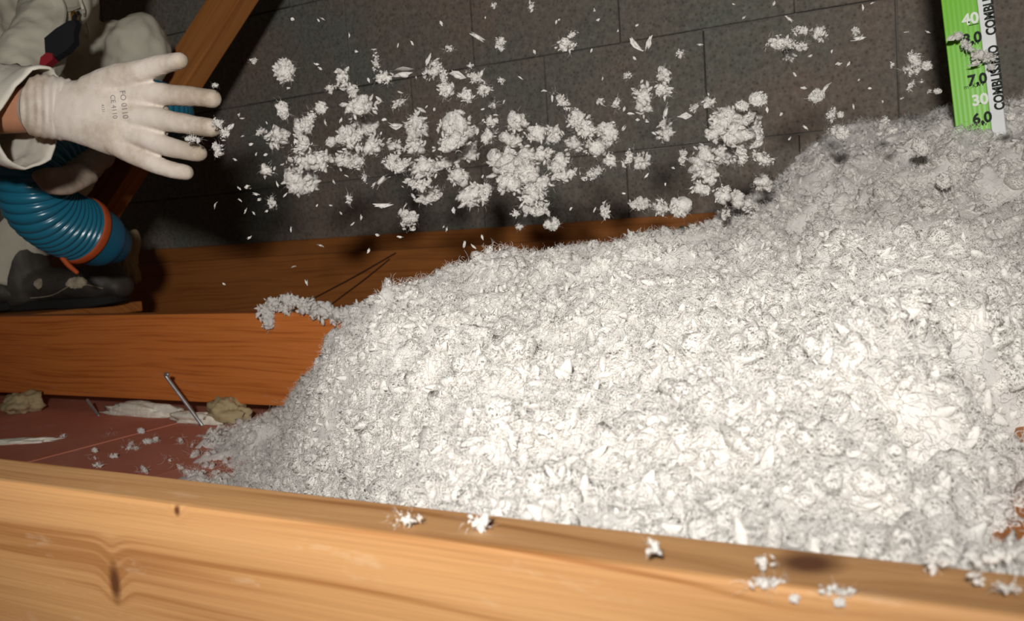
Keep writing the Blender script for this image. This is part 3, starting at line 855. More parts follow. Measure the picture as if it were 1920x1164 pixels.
for px, py in FLECKS:
    a = frng.uniform(3.0, 6.5); b = frng.uniform(1.6, 3.0)
    if py > 400 and px < 900: reg = 'tiny white fleck dropping past the dark joist below the flying stream'
    elif px > 1430: reg = 'tiny white fleck floating around the depth gauge side of the wall'
    elif py < 118: reg = 'tiny white fleck drifting over the blocks above the flying stream'
    elif px < 530: reg = 'tiny white fleck scattered near the glove at the start of the stream'
    elif py < 262: reg = 'tiny white fleck among the tufts in the upper flying stream'
    else: reg = 'tiny white fleck among the tufts in the lower flying stream'
    o = put_flake('wool_fleck', px, py, a, b, frng.uniform(-90, 90), 'leaf', fly_depth(px) + frng.uniform(-.06, .06), reg, reg.replace('tiny white fleck', 'tiny flecks'))
    o['category'] = 'wool fleck'

# ------------------------------------------------------------------ lofts and remeshed bodies
def cr(pts, n):
    """Catmull-Rom through pts -> n samples of every column"""
    P = np.array(pts, float); P = np.concatenate([[2 * P[0] - P[1]], P, [2 * P[-1] - P[-2]]])
    m = len(P) - 3; out = []
    for t in np.linspace(0, m - 1e-9, n):
        i = int(t); f = t - i
        a, b, c, d = P[i:i + 4]
        out.append(.5 * ((2 * b) + (c - a) * f + (2 * a - 5 * b + 4 * c - d) * f * f + (-a + 3 * b - 3 * c + d) * f ** 3))
    return np.array(out)

def frames(C, ref=None):
    T = np.gradient(C, axis=0); T /= np.linalg.norm(T, axis=1)[:, None]
    a = np.array(ref, float) if ref is not None else np.array([0.3, 0.2, 1.0])
    N = []
    n = a - T[0] * (a @ T[0]); n /= np.linalg.norm(n)
    for t in T:
        n = n - t * (n @ t); n /= np.linalg.norm(n); N.append(n.copy())
    N = np.array(N); return T, N, np.cross(T, N)

def tube(pts, n=24, seg=18, ref=None, cap=True, fn=None):
    """pts rows: x,y,z,ra[,rb]  -> V,F ; rounded end caps"""
    A = np.array([list(p) + ([p[3]] if len(p) == 4 else []) for p in pts], float)
    S = cr(A, n); C = S[:, :3]; ra, rb = np.maximum(S[:, 3], 1e-4), np.maximum(S[:, 4], 1e-4)
    T, N, B = frames(C, ref)
    if cap:   # shrink in to a dome
        pre, post = [], []
        for k in (0.98, 0.80, 0.45):
            pre.append((C[0] - T[0] * ra[0] * k, math.sqrt(1 - k * k), 0)); post.append((C[-1] + T[-1] * ra[-1] * k, math.sqrt(1 - k * k), -1))
        post = post[::-1]
        C = np.concatenate([[p[0] for p in pre], C, [p[0] for p in post]])
        s = np.array([p[1] for p in pre] + [1] * len(ra) + [p[1] for p in post])
        ra = np.concatenate([[ra[0]] * 3, ra, [ra[-1]] * 3]) * s; rb = np.concatenate([[rb[0]] * 3, rb, [rb[-1]] * 3]) * s
        N = np.concatenate([[N[0]] * 3, N, [N[-1]] * 3]); B = np.concatenate([[B[0]] * 3, B, [B[-1]] * 3])
    th = np.linspace(0, 2 * np.pi, seg, endpoint=False)
    R = np.ones((len(C), seg))
    if fn is not None: R = fn(len(C), th)
    V = C[:, None] + (np.cos(th)[None] * ra[:, None] * R)[..., None] * N[:, None] + (np.sin(th)[None] * rb[:, None] * R)[..., None] * B[:, None]
    m = len(C); V = V.reshape(-1, 3); Fc = []
    for i in range(m - 1):
        for j in range(seg):
            k = (j + 1) % seg; Fc.append((i * seg + j, i * seg + k, (i + 1) * seg + k, (i + 1) * seg + j))
    if cap:
        Fc.append(tuple(range(seg))[::-1]); Fc.append(tuple((m - 1) * seg + j for j in range(seg)))
    return V, Fc

def joinp(parts):
    V, Fc, o = [], [], 0
    for v, f in parts:
        V += [tuple(x) for x in v]; Fc += [tuple(i + o for i in t) for t in f]; o += len(v)
    return V, Fc

def ellipsoid(c, axes, r):
    V, T = ico(3); ax = np.array([np.array(a, float) / np.linalg.norm(a) for a in axes])
    return (V * np.array(r)) @ ax + np.array(c), [tuple(t) for t in T]

def remesh(name, parts, voxel, mat, parent=None, smooth=6, disp=None):
    V, Fc = joinp(parts)
    o = link(name, pymesh(name, V, Fc), mat, parent)
    m = o.modifiers.new('r', 'REMESH'); m.mode = 'VOXEL'; m.voxel_size = voxel; m.use_smooth_shade = True
    if smooth:
        m = o.modifiers.new('s', 'SMOOTH'); m.iterations = smooth; m.factor = .5
    for (scale, strength, ttype) in (disp or []):
        tx = bpy.data.textures.new(name + '_folds', ttype); tx.noise_scale = scale
        if ttype == 'CLOUDS': tx.noise_depth = 2
        d = o.modifiers.new('d', 'DISPLACE'); d.texture = tx; d.strength = strength; d.mid_level = .5; d.texture_coords = 'GLOBAL'
    # bake the modifiers so that the object is a plain mesh
    dg = bpy.context.evaluated_depsgraph_get(); me = bpy.data.meshes.new_from_object(o.evaluated_get(dg))
    o.modifiers.clear(); old = o.data; o.data = me; bpy.data.meshes.remove(old)
    me.materials.clear(); me.materials.append(mat)
    me.polygons.foreach_set('use_smooth', [True] * len(me.polygons))
    return o

def P4(px, py, D, rpx, rb=None):
    """a joint seen at (px,py) at depth D with a radius of rpx picture units there"""
    p = at(px, py, D); k = D / F
    return (p.x, p.y, p.z, rpx * k, (rb if rb is not None else rpx) * k)

# ------------------------------------------------------------------ the crouching worker
# joints (px, py, depth)
J = dict(rsho=(150, -100, 1.80), relb=(12, 195, 1.50), rwri=(62, 205, 1.215),
         lsho=(150, -170, 1.98), lelb=(70, 130, 1.86), lwri=(185, 285, 1.66),
         chest=(60, -90, 1.92), belly=(55, 120, 2.08), hip=(-20, 260, 2.18), neck=(120, -270, 1.84), head=(175, -385, 1.76),
         lhip=(20, 255, 2.20), lkne=(262, 92, 2.02), lank=(30, 490, 2.06),
         rhip=(-70, 265, 2.06), rkne=(-165, 110, 1.80), rank=(-95, 500, 1.95))
def jt(n, r, rb=None): return P4(*J[n], r, rb)
def mid(a, b, t, r): 
    q = [J[a][i] * (1 - t) + J[b][i] * t for i in range(3)]; return P4(*q, r)
def body_parts(g, head=True):
    """the figure's limbs, g widens them (clothes)"""
    L = []
    L.append(tube([jt('hip', 105 * g, 120 * g), jt('belly', 92 * g, 118 * g), jt('chest', 98 * g, 140 * g), P4(105, -190, 1.86, 62 * g, 120 * g)], 24, 24, ref=FW))
    L.append(tube([jt('neck', 50 * g), jt('lsho', 52 * g), mid('lsho', 'lelb', .5, 46 * g), jt('lelb', 40 * g), mid('lelb', 'lwri', .5, 36 * g), jt('lwri', 25 * g)], 24, 18))
    L.append(tube([jt('neck', 50 * g), jt('rsho', 60 * g), mid('rsho', 'relb', .5, 52 * g), jt('relb', 54 * g), mid('relb', 'rwri', .35, 46 * g if g < 1 else 66)] , 24, 18))
    L.append(tube([jt('lhip', 92 * g), mid('lhip', 'lkne', .5, 78 * g), jt('lkne', 60 * g), mid('lkne', 'lank', .3, 56 * g), mid('lkne', 'lank', .65, 46 * g), jt('lank', 38 * g)], 28, 20))
    L.append(tube([jt('rhip', 98 * g), mid('rhip', 'rkne', .5, 86 * g), jt('rkne', 66 * g), mid('rkne', 'rank', .35, 60 * g), mid('rkne', 'rank', .7, 48 * g), jt('rank', 42 * g)], 28, 20))
    return L

skin = body_parts(0.80)
skin.append(tube([mid('relb', 'rwri', .3, 46), P4(0, 205, 1.27, 46, 38), P4(50, 205, 1.225, 45, 33), P4(110, 208, 1.20, 36, 24)], 16, 20, ref=UP))
skin.append(tube([jt('chest', 50), jt('neck', 46), P4(150, -330, 1.80, 44)], 10, 18))
hd = at(*J['head']); face = (RT * .75 - FW * .15 - UP * .35).normalized(); hup = (UP + RT * .25).normalized(); hside = face.cross(hup).normalized(); hup = hside.cross(face)
skin.append(ellipsoid(hd, (face, hside, hup), (.098, .078, .118)))
skin.append(ellipsoid(hd + face * .10 - hup * .015, (face, hside, hup), (.018, .012, .022)))          # nose
skin.append(ellipsoid(hd + face * .045 - hup * .085, (face, hside, hup), (.05, .045, .035)))           # jaw
for s in (-1, 1): skin.append(ellipsoid(hd + hside * .078 * s, (face, hside, hup), (.018, .008, .03)))  # ears
person = remesh('person', skin, 0.007, MAT['skin'], None, 4)
tag(person, 'crouching worker in beige coverall, black boots and gloves, throwing white wool', 'person')
for s in (-1, 1):
    V, T = ellipsoid(hd + face * .083 + hside * .032 * s + hup * .01, (face, hside, hup), (.012, .013, .010)); link('eye', pymesh('eye', V, T), MAT['eye'], person)
V, T = ellipsoid(hd + face * .083 - hup * .062, (face, hside, hup), (.012, .026, .006)); link('mouth', pymesh('mouth', V, T), plain('lips', (.36, .12, .09), .5), person)
V, T = ellipsoid(hd - face * .018 + hup * .03, (face, hside, hup), (.098, .086, .105)); link('hair', pymesh('hair', V, T), MAT['hair'], person)

suit = body_parts(1.0)
suit.append(ellipsoid(at(258, 92, 2.0), (RT, UP, FW), (.062, .075, .07)))
coverall = remesh('coverall', suit, 0.0065, MAT['cloth'], person, 4, [(0.10, 0.026, 'CLOUDS'), (0.045, 0.014, 'CLOUDS'), (0.02, 0.004, 'CLOUDS')])
# jacket front: flap, pocket edge and snap, folds
def ribbon(name, pts, w, th, mat, parent, n=20):
    """a flat strip along pts (px,py,D); w in picture units"""
    C = cr([list(at(*p)) for p in pts], n); k = pts[0][2] / F
    T = np.gradient(C, axis=0); T /= np.linalg.norm(T, axis=1)[:, None]
    S = np.cross(T, fw); S /= np.linalg.norm(S, axis=1)[:, None]; Nn = np.cross(S, T)
    h = w * k / 2
    ring = [C + S * h, C + S * h * .9 - Nn * th, C - S * h * .9 - Nn * th, C - S * h]
    V = np.stack(ring, 1).reshape(-1, 3); Fc = []
    for i in range(n - 1):
        for j in range(4):
            q = (j + 1) % 4; Fc.append((i * 4 + j, i * 4 + q, i * 4 + 4 + q, i * 4 + 4 + j))
    Fc += [(3, 2, 1, 0), tuple(4 * (n - 1) + j for j in range(4))]
    return link(name, pymesh(name, V, Fc, False), mat, parent)

dg = bpy.context.evaluated_depsgraph_get()
suit_bvh = BVHTree.FromObject(coverall, dg)
def on_suit(px, py, off=0.003):
    d = Vector(ray(px, py)).normalized(); h = suit_bvh.ray_cast(Vector(CAM), d)
    return (h[0] - d * off) if h[0] is not None else at(px, py, 1.95)
def suit_strip(name, pts, w, th, mat):
    Q = [on_suit(*p) for p in pts]
    depths = [float((np.array(q) - CAM) @ fw) for q in Q]
    return ribbon(name, [(p[0], p[1], d) for p, d in zip(pts, depths)], w, th, mat, person)
suit_strip('jacket_flap', [(100, -10), (112, 20), (108, 48), (96, 75)], 26, .004, MAT['cloth'])
suit_strip('jacket_seam', [(150, -5), (160, 30), (168, 70), (150, 110)], 5, .003, MAT['cloth'])
suit_strip('pocket_edge', [(112, 22), (135, 18), (152, 12)], 8, .003, MAT['cloth'])
V, T = ellipsoid(on_suit(137, 32, .004), (RT, UP, FW), (.009, .011, .006)); link('snap_button', pymesh('snap_button', V, T), MAT['brass'], person)

# right sleeve hem: a wide open cuff round the wrist
def open_tube(name, pts, th, mat, parent, n=14, seg=40, ref=None, slant=None, wob=0):
    A = np.array([list(p) for p in pts], float); S = cr(A, n); C = S[:, :3]; T, N, B = frames(C, ref)
    a = np.linspace(0, 2 * np.pi, seg, endpoint=False); V = []
    def shell(d):
        out = []
        for i in range(n):
            t = i / (n - 1)
            for j, q in enumerate(a):
                w = 1 + wob * t * math.sin(3 * q + 1.0) + wob * .6 * t * math.sin(5 * q + i * .3)
                p = C[i] + N[i] * math.cos(q) * (S[i, 3] - d) * w + B[i] * math.sin(q) * (S[i, 4] - d) * w
                if slant is not None: p = p + np.array(T[i]) * t * slant(q)
                out.append(p)
        return out
    V = shell(0) + shell(th); o = n * seg; Fc = []
    for i in range(n - 1):
        for j in range(seg):
            k = (j + 1) % seg
            Fc.append((i * seg + j, i * seg + k, (i + 1) * seg + k, (i + 1) * seg + j))
            Fc.append((o + i * seg + k, o + i * seg + j, o + (i + 1) * seg + j, o + (i + 1) * seg + k))
    for j in range(seg):
        k = (j + 1) % seg
        Fc.append(((n - 1) * seg + j, (n - 1) * seg + k, o + (n - 1) * seg + k, o + (n - 1) * seg + j))
        Fc.append((k, j, o + j, o + k))
    return link(name, pymesh(name, V, Fc), mat, parent)
# N runs up the picture, B across it in depth: the top of the hem reaches further along the arm than its middle
cuff = open_tube('sleeve_cuff', [P4(-90, 205, 1.335, 84, 62), P4(-35, 212, 1.285, 88, 62), P4(20, 220, 1.243, 92, 62), P4(62, 224, 1.216, 95, 60)], .003, MAT['cloth_pale'], person,
          ref=UP, slant=lambda q: (0.026 * math.cos(q) if math.cos(q) > 0 else -0.010 * abs(math.cos(q))) - 0.012 * (1 - abs(math.cos(q))), wob=.035)

cc = np.array([v.co[:] for v in cuff.data.vertices]); hw = len(cc) // 2
dsp = 0.0055 * fbm(cc[:hw] * 32, 5, 3) + 0.004 * fbm(cc[:hw] * np.array([70, 70, 25]), 6, 2)
nrm = np.array([v.normal[:] for v in cuff.data.vertices])[:hw]
cc[:hw] += nrm * dsp[:, None]; cc[hw:] += nrm * dsp[:, None]
cuff.data.vertices.foreach_set('co', cc.astype(np.float32).ravel()); cuff.data.update()

# right glove: back of the hand to us, thumb up, fingers spread along the throw
gl = []
gl.append(tube([P4(82, 200, 1.207, 57, 36), P4(105, 203, 1.20, 56, 35), P4(135, 208, 1.19, 57, 35), P4(180, 213, 1.18, 66, 36), P4(225, 222, 1.17, 72, 33), P4(262, 228, 1.162, 66, 26)], 24, 28, ref=UP))
def digit(*pts): gl.append(tube([P4(*p) for p in pts], 18, 16))
digit((170, 168, 1.185, 28), (215, 148, 1.165, 27), (262, 134, 1.145, 22), (300, 122, 1.13, 19), (336, 114, 1.115, 16.5))
digit((240, 178, 1.165, 24), (285, 176, 1.15, 22), (330, 179, 1.135, 20), (365, 181, 1.125, 18.5), (398, 185, 1.118, 17.5))
digit((240, 215, 1.160, 23), (290, 222, 1.145, 21.5), (335, 230, 1.13, 19.5), (370, 236, 1.122, 18.5), (397, 240, 1.117, 17.5))
digit((238, 247, 1.163, 22), (280, 262, 1.15, 20), (320, 276, 1.138, 18.5), (350, 283, 1.130, 17.5), (372, 287, 1.126, 16.5))
digit((215, 270, 1.170, 21), (252, 291, 1.16, 18.5), (290, 308, 1.15, 17), (320, 318, 1.143, 16), (348, 323, 1.139, 15))
glove = remesh('glove', gl, 0.0022, MAT['glove'], person, 3, [(0.018, 0.0016, 'CLOUDS')])
glove['label'] = 'white knitted glove with faded print'
# knitted cuff with ring wrinkles
gc = open_tube('glove_cuff', [P4(70, 199, 1.212, 58, 38), P4(85, 200, 1.206, 59.5, 38), P4(105, 203, 1.20, 58.5, 37), P4(124, 206, 1.193, 57, 35), P4(140, 208, 1.188, 50, 29)], .003, MAT['glove'], glove, n=30, seg=40, ref=UP, wob=.0)
for v in gc.data.vertices:
    q = np.array(v.co); px, py, d = to_px(q)
    v.co += (v.co - at(px, 202, 1.205)).normalized() * 0.0011 * math.sin((px - 66) * .42 + .25 * math.sin(py * .08))
# print on the back of the glove
dg = bpy.context.evaluated_depsgraph_get(); gb = BVHTree.FromObject(glove, dg)
def text_mesh(name, s, size, mat, parent, bold=0.0):
    cu = bpy.data.curves.new(name, 'FONT'); cu.body = s; cu.size = size; cu.align_x = 'CENTER'; cu.align_y = 'CENTER'; cu.offset = bold; cu.resolution_u = 3
    t = bpy.data.objects.new(name, cu); COL.objects.link(t)
    me = bpy.data.meshes.new_from_object(t.evaluated_get(bpy.context.evaluated_depsgraph_get())); bpy.data.objects.remove(t); bpy.data.curves.remove(cu)
    return link(name, me, mat, parent)
def glove_text(s, px, py, size, ang):
    o = text_mesh('glove_print', s, size, MAT['print'], glove)
    ca, sa = math.cos(ang), math.sin(ang)
    bm = bmesh.new(); bm.from_mesh(o.data); bmesh.ops.subdivide_edges(bm, edges=bm.edges[:], cuts=1); bm.to_mesh(o.data); bm.free()
    for v in o.data.vertices:
        x, y = v.co.x * ca - v.co.y * sa, v.co.x * sa + v.co.y * ca
        d = Vector(ray(px + x, py - y)).normalized(); h = gb.ray_cast(Vector(CAM), d)
        v.co = (h[0] - d * .0006) if h[0] is not None else at(px + x, py - y, 1.15)
glove_text('FO 0110', 232, 196, 15, -1.45)
glove_text('CE 4110', 213, 200, 13, -1.45)
glove_text('4131', 193, 203, 8, -1.45)

# left glove, closed round the hose
lg = [tube([P4(190, 292, 1.66, 25), P4(165, 305, 1.62, 26), P4(140, 322, 1.585, 26), P4(112, 332, 1.565, 24)], 14, 18)]
for dx, dy, r in ((0, 0, 12.5), (6, 11, 12.0), (13, 21, 11), (22, 30, 9.5)):
    lg.append(tube([P4(150 + dx, 318 + dy * .5, 1.565, r + 2), P4(120 + dx * .6, 325 + dy, 1.510, r), P4(92 + dx * .5, 326 + dy, 1.490, r), P4(72 + dx, 330 + dy * .9, 1.510, r - 1)], 14, 12))
lg.append(tube([P4(165, 300, 1.63, 14), P4(140, 298, 1.60, 13), P4(112, 306, 1.575, 11)], 10, 12))
glove2 = remesh('glove', lg, 0.0026, MAT['glove_dirty'], person, 3, [(0.02, 0.002, 'CLOUDS')]); glove2['label'] = 'soiled brownish glove gripping the blue hose'

# boots
def boot(cx, cy, D, ang, sc, label):
    """heel-to-toe along the picture's right, turned by ang towards us"""
    k = D / F * sc
    o = at(cx, cy, D)
    fx = (Vector((rt[0], rt[1], 0)).normalized() * math.cos(ang) - Vector((fw[0], fw[1], 0)).normalized() * math.sin(ang)).normalized()
    fz = Vector((0, 0, 1)); fy = fz.cross(fx)
    def g(x, y, z): return o + fx * x * k + fy * y * k + fz * z * k
    rows = []
    for x, h, w in ((-118, 60, 38), (-95, 72, 44), (-55, 74, 44), (-10, 66, 46), (35, 64, 52), (75, 66, 54), (105, 58, 48), (122, 44, 34)):
        c = g(x, 0, 12 + h * .5); rows.append((c.x, c.y, c.z, h * .5 * k, w * k))
    up_parts = [tube(rows, 30, 24, ref=fz)]
    sh = []
    for z, x, r in ((40, -72, 50), (90, -75, 50), (140, -80, 52), (180, -84, 54)):
        c = g(x, 0, z); sh.append((c.x, c.y, c.z, r * k))
    up_parts.append(tube(sh, 14, 22))
    up_parts.append(ellipsoid(g(86, 0, 46), (fx, fy, fz), (44 * k, 52 * k, 40 * k)))
    b = remesh('boot', up_parts, 0.004, MAT['boot'], person, 4, [(0.05, 0.006, 'CLOUDS')]); b['label'] = label
    # sole: outline extruded
    n = 40; V = []; 
    for z, e in ((0, .96), (3, 1), (15, 1), (18, .97)):
        for i in range(n):
            a = 2 * math.pi * i / n; x = math.cos(a); y = math.sin(a)
            w = 50 + 8 * x - 10 * math.exp(-((x + .15) / .3) ** 2)
            lift = (8 * max(0, x - .55) + (6 if -.45 < x < .1 and z == 0 else 0))
            V.append(g(2 + 126 * math.copysign(abs(x) ** .8, x) * e, w * math.copysign(abs(y) ** .8, y) * e, z + lift))
    Fc = [tuple(range(n))[::-1], tuple(3 * n + i for i in range(n))]
    for q in range(3):
        for i in range(n):
            j = (i + 1) % n; Fc.append((q * n + i, q * n + j, (q + 1) * n + j, (q + 1) * n + i))
    link('sole', pymesh('sole', V, Fc, False), MAT['sole'], b)
    # worn pale patch on the toe cap and the welt seam
    bb = BVHTree.FromObject(b, bpy.context.evaluated_depsgraph_get())
    def patch(name, a0, a1, b0, b1, mat, na=14, nb=8, ragged=.3):
        V = []; ok = True
        for i in range(na):
            for j in range(nb):
                u = i / (na - 1) * 2 - 1; w = j / (nb - 1) * 2 - 1
                s = 1 - ragged * abs(noise3(np.array([u * 2 + 4, w * 2, a0 * .1]), 3))
                du = u * math.sqrt(max(0, 1 - w * w / 2)) * s; dw = w * math.sqrt(max(0, 1 - u * u / 2)) * s
                p = g((a0 + a1) / 2 + du * (a1 - a0) / 2, -80, (b0 + b1) / 2 + dw * (b1 - b0) / 2)
                h = bb.ray_cast(p, fy)
                if h[0] is None: return
                V.append(h[0] - fy * .0012)
        Fc = [(i * nb + j, (i + 1) * nb + j, (i + 1) * nb + j + 1, i * nb + j + 1) for i in range(na - 1) for j in range(nb - 1)]
        link(name, pymesh(name, V, Fc), mat, b)
    patch('scuffed_toe_patch', 42, 88, 36, 60, MAT['scuff'])
    patch('scuffed_side_patch', -25, -5, 40, 60, MAT['scuff'])
    Q = []
    for i in range(16):
        x = -40 + 150 * i / 15
        h = bb.ray_cast(g(x, -90, 24 + 22 * math.exp(-((x - 70) / 45) ** 2)), fy)
        if h[0] is not None: q = h[0] - fy * .001; Q.append((q.x, q.y, q.z, .0009))
    if len(Q) > 4: V, T = tube(Q, 30, 6); link('welt_seam', pymesh('welt_seam', V, T), MAT['scuff'], b)
    return b
BOARDZ = -0.004
p = atZ(130, 577, BOARDZ); d0 = float((np.array(p) - CAM) @ fw)
boot(118, 577, d0, .12, .98, 'scuffed black leather boot with toe pointing at the dark joist')
p = atZ(-60, 588, BOARDZ); d1 = float((np.array(p) - CAM) @ fw)
boot(-62, 588, d1, .30, 1.0, 'black boot cut off by the picture edge')
# trouser hem over the boot
open_tube('trouser_hem', [P4(70, 380, 2.06, 50), P4(32, 440, 2.05, 54), P4(4, 490, 2.05, 56), P4(-8, 522, 2.05, 56)], .006, MAT['cloth'], person, ref=RT, wob=.05)

# black and red pouch hanging on the jacket
pou = empty('tool_pouch', on_suit(112, 85, .02)); tag(pou, 'small black pouch with red end hanging on the beige jacket', 'pouch')
pd = min(float((np.array(on_suit(x, y)) - CAM) @ fw) for x, y in ((90, 80), (112, 85), (135, 60), (145, 45), (100, 110), (145, 80))) - .008
def pouch_part(name, poly, mat, th=.014):
    P = [at(x, y, pd) for x, y in poly]; n = len(P)
    c = sum(P, Vector()) / n
    V = [p for p in P] + [p - FW * th + (c - p) * .12 for p in P]
    Fc = [tuple(range(n)), tuple(range(2 * n - 1, n - 1, -1))] + [(i, n + i, n + (i + 1) % n, (i + 1) % n) for i in range(n)]
    me = pymesh(name, V, Fc, False); o = link(name, me, mat); o.parent = pou; o.matrix_parent_inverse = pou.matrix_world.inverted()
    bmm = bmesh.new(); bmm.from_mesh(me); bmesh.ops.recalc_face_normals(bmm, faces=bmm.faces[:]); bmm.to_mesh(me); bmm.free()
    return o
pouch_part('body', [(86, 76), (110, 56), (136, 40), (148, 38), (153, 48), (148, 66), (149, 84), (135, 100), (110, 116), (88, 112)], MAT['black'])
pouch_part('red_end', [(84, 112), (96, 102), (109, 104), (110, 116), (92, 130), (80, 134)], MAT['red'], .017)
V, T = tube([tuple(on_suit(140, 42, .02)) + (.004,), tuple(on_suit(139, 34, .016)) + (.004,), tuple(on_suit(146, 24, .012)) + (.0035,)], 10, 8)
o = link('strap', pymesh('strap', V, T), MAT['black']); o.parent = pou; o.matrix_parent_inverse = pou.matrix_world.inverted()

# walking board under the boots
wb = bm_mesh(bevel_box(0.75, 0.30, 0.022, .002, 1), 'walking_board')
w = link('walking_board', wb, MAT['wood3']); w.location = (-2.165, 1.27, BOARDZ - .011); tag(w, 'dark board laid across the joists beneath the black boots', 'board')

# ------------------------------------------------------------------ blue hose
hose = empty('blowing_hose', at(130, 430, 1.56)); tag(hose, 'ribbed blue insulation hose with orange band held by the worker', 'hose')
HP = [(-60, 380, 2.62), (90, 330, 2.50), (215, 265, 2.28), (285, 232, 2.06), (305, 214, 1.86), (240, 205, 1.76), (150, 235, 1.70), (92, 275, 1.60), (62, 325, 1.57), (72, 378, 1.585), (108, 412, 1.625), (152, 432, 1.675)]
rows = [list(at(*q)) + [0.057, 0.057] for q in HP]
NP_ = 900
S = cr(rows, NP_); C = S[:, :3]; seglen = np.concatenate([[0], np.cumsum(np.linalg.norm(np.diff(C, axis=0), axis=1))])
T, N, B = frames(C)
sg = 40; th = np.linspace(0, 2 * np.pi, sg, endpoint=False)
ph = (seglen[:, None] / 0.0105 + th[None] / (2 * np.pi)) % 1.0
rad = 0.057 - 0.0022 * np.exp(-((ph - .5) / .13) ** 2) + 0.0010 * np.cos((ph) * 2 * np.pi)
V = C[:, None] + (np.cos(th)[None] * rad)[..., None] * N[:, None] + (np.sin(th)[None] * rad)[..., None] * B[:, None]
i, j = np.meshgrid(np.arange(NP_ - 1), np.arange(sg), indexing='ij'); k = (j + 1) % sg
Fq = np.stack([i * sg + j, i * sg + k, (i + 1) * sg + k, (i + 1) * sg + j], -1).reshape(-1, 4)
def hose_part(name, me, mat):
    o = link(name, me, mat); o.parent = hose; o.matrix_parent_inverse = hose.matrix_world.inverted(); return o
hose_part('ribbed_tube', mesh_np('ribbed_tube', V.reshape(-1, 3), Fq), MAT['hose'])
e, t_ = C[-1], T[-1]
def along(d, r): q = e + t_ * d; return (q[0], q[1], q[2], r)
V, Fc = tube([along(-.02, .052), along(.0, .054), along(.02, .0535), along(.050, .050), along(.066, .042)], 20, 40, ref=N[-1]); hose_part('nozzle', pymesh('nozzle', V, Fc), MAT['nozzle'])
V, Fc = tube([along(-.010, .0580), along(-.006, .0602), along(.004, .0602), along(.008, .0580)], 10, 48, ref=N[-1], cap=False); hose_part('orange_band', pymesh('orange_band', V, Fc), MAT['band'])
q0 = Vector(e) - UP * .050 - FW * .035 - RT * .016
V, Fc = tube([(q0.x, q0.y, q0.z, .0045), tuple(q0 - UP * .012 + RT * .010) + (.0045,), tuple(q0 - UP * .024 + RT * .024) + (.004,)], 8, 10)
hose_part('band_tail', pymesh('band_tail', V, Fc), MAT['band'])

# ------------------------------------------------------------------ green depth gauge
GY = 1.25
b0 = atY(1859, 240, GY); b1 = atY(1832, 0, GY)          # the line where green meets white
gz_ = (b1 - b0).normalized(); gx_ = Vector((1, 0, 0)); gx_ = (gx_ - gz_ * gx_.dot(gz_)).normalized()
gy_ = gz_.cross(gx_)
wg = (atY(1859, 240, GY) - atY(1800, 240, GY)).length * 1.12; ws = (atY(1886, 240, GY) - atY(1859, 240, GY)).length
foot = b0 - gz_ * 0.36
gauge = empty('depth_gauge', foot); tag(gauge, 'green and white insulation depth gauge standing in the far wool', 'gauge')
GM = Matrix(((gx_.x, gy_.x, gz_.x, foot.x), (gx_.y, gy_.y, gz_.y, foot.y), (gx_.z, gy_.z, gz_.z, foot.z), (0, 0, 0, 1)))
gauge.matrix_world = GM
bpy.context.view_layer.update()
GL = 0.36 + 0.55
def gbox(name, x0, x1, z0, z1, th, y, mat):
    bm = bevel_box(x1 - x0, th, z1 - z0, .0008, 1); me = bm_mesh(bm, name); o = link(name, me, mat, gauge); o.location = ((x0 + x1) / 2, y, (z0 + z1) / 2); return o
gbox('green_scale', -wg, 0, 0, GL, .004, 0, MAT['green'])
gbox('white_edge', 0, ws, 0, GL, .0055, 0, MAT['strip'])
def gtext(s, x, z, size, mat, rot=0.0, bold=0.0, name='print', left=False, sx=1.0):
    o = text_mesh(name, s, size, mat, gauge, bold)
    x0 = min(v.co.x for v in o.data.vertices) if left else 0.0
    for v in o.data.vertices: v.co.x = (v.co.x - x0) * sx
    o.matrix_local = Matrix.Translation((x, -.0034, z)) @ Matrix.Rotation(math.pi / 2, 4, 'X') @ Matrix.Rotation(rot, 4, 'Z')
def gpos(px, py):
    p = GM.inverted() @ atY(px, py, GY); return p.x, p.z
for s, px, py, h, m in (('6,0', 1842, 222, 21, 'ink'), ('7,0', 1833, 150, 21, 'ink'), ('8,0', 1823, 73, 21, 'ink'), ('30', 1838, 188, 22, 'inkpale'), ('40', 1820, 37, 22, 'inkpale')):
    x, z = gpos(px, py); gtext(s, x, z, h * 1.32 * 1.08 / F, MAT[m], 0, .0006)
for px, py in ((1833, 235), (1827, 161), (1818, 84)):
    x, z = gpos(px, py); gtext('m\u00b2.K/W', x, z, 8.5 * 1.3 * 1.08 / F, MAT['ink'])
for cpy in (206, 66):
    x, z = gpos(1867.5 + (cpy - 128) * .112, cpy); gtext('COMBLISSIMO', x, z, 18.5 * 1.3 * 1.08 / F, MAT['ink'], math.pi / 2, .0006, left=True, sx=.80)
for k in range(14):          # tick lines across the scale
    z = 0.30 + k * .0225; gbox('tick', -wg * .16 if k % 2 else -wg * .3, -.001, z - .0004, z + .0004, .0006, -.0022, MAT['ink']) if k % 2 == 0 else None

# ------------------------------------------------------------------ small things on and between the joists
def nail(pts, r, label):
    V, Fc = tube([list(p) + [r] for p in pts], 16, 10); o = link('nail', pymesh('nail', V, Fc), MAT['steel']); tag(o, label, 'nail', 'bent nails under the orange joist')
a = atZ(379, 797, FLOOR); b_ = a + (atY(312, 706, 1.02) - a)
h = b_ + Vector((.006, -.002, .004))
nail([a, a.lerp(b_, .5), b_, h], .0030, 'long bent grey nail standing before the orange joist')
a = atZ(185, 779, FLOOR); b_ = atY(164, 750, 1.06)
nail([a, a.lerp(b_, .5), b_], .0026, 'short grey nail under the orange joist, far from the heap')

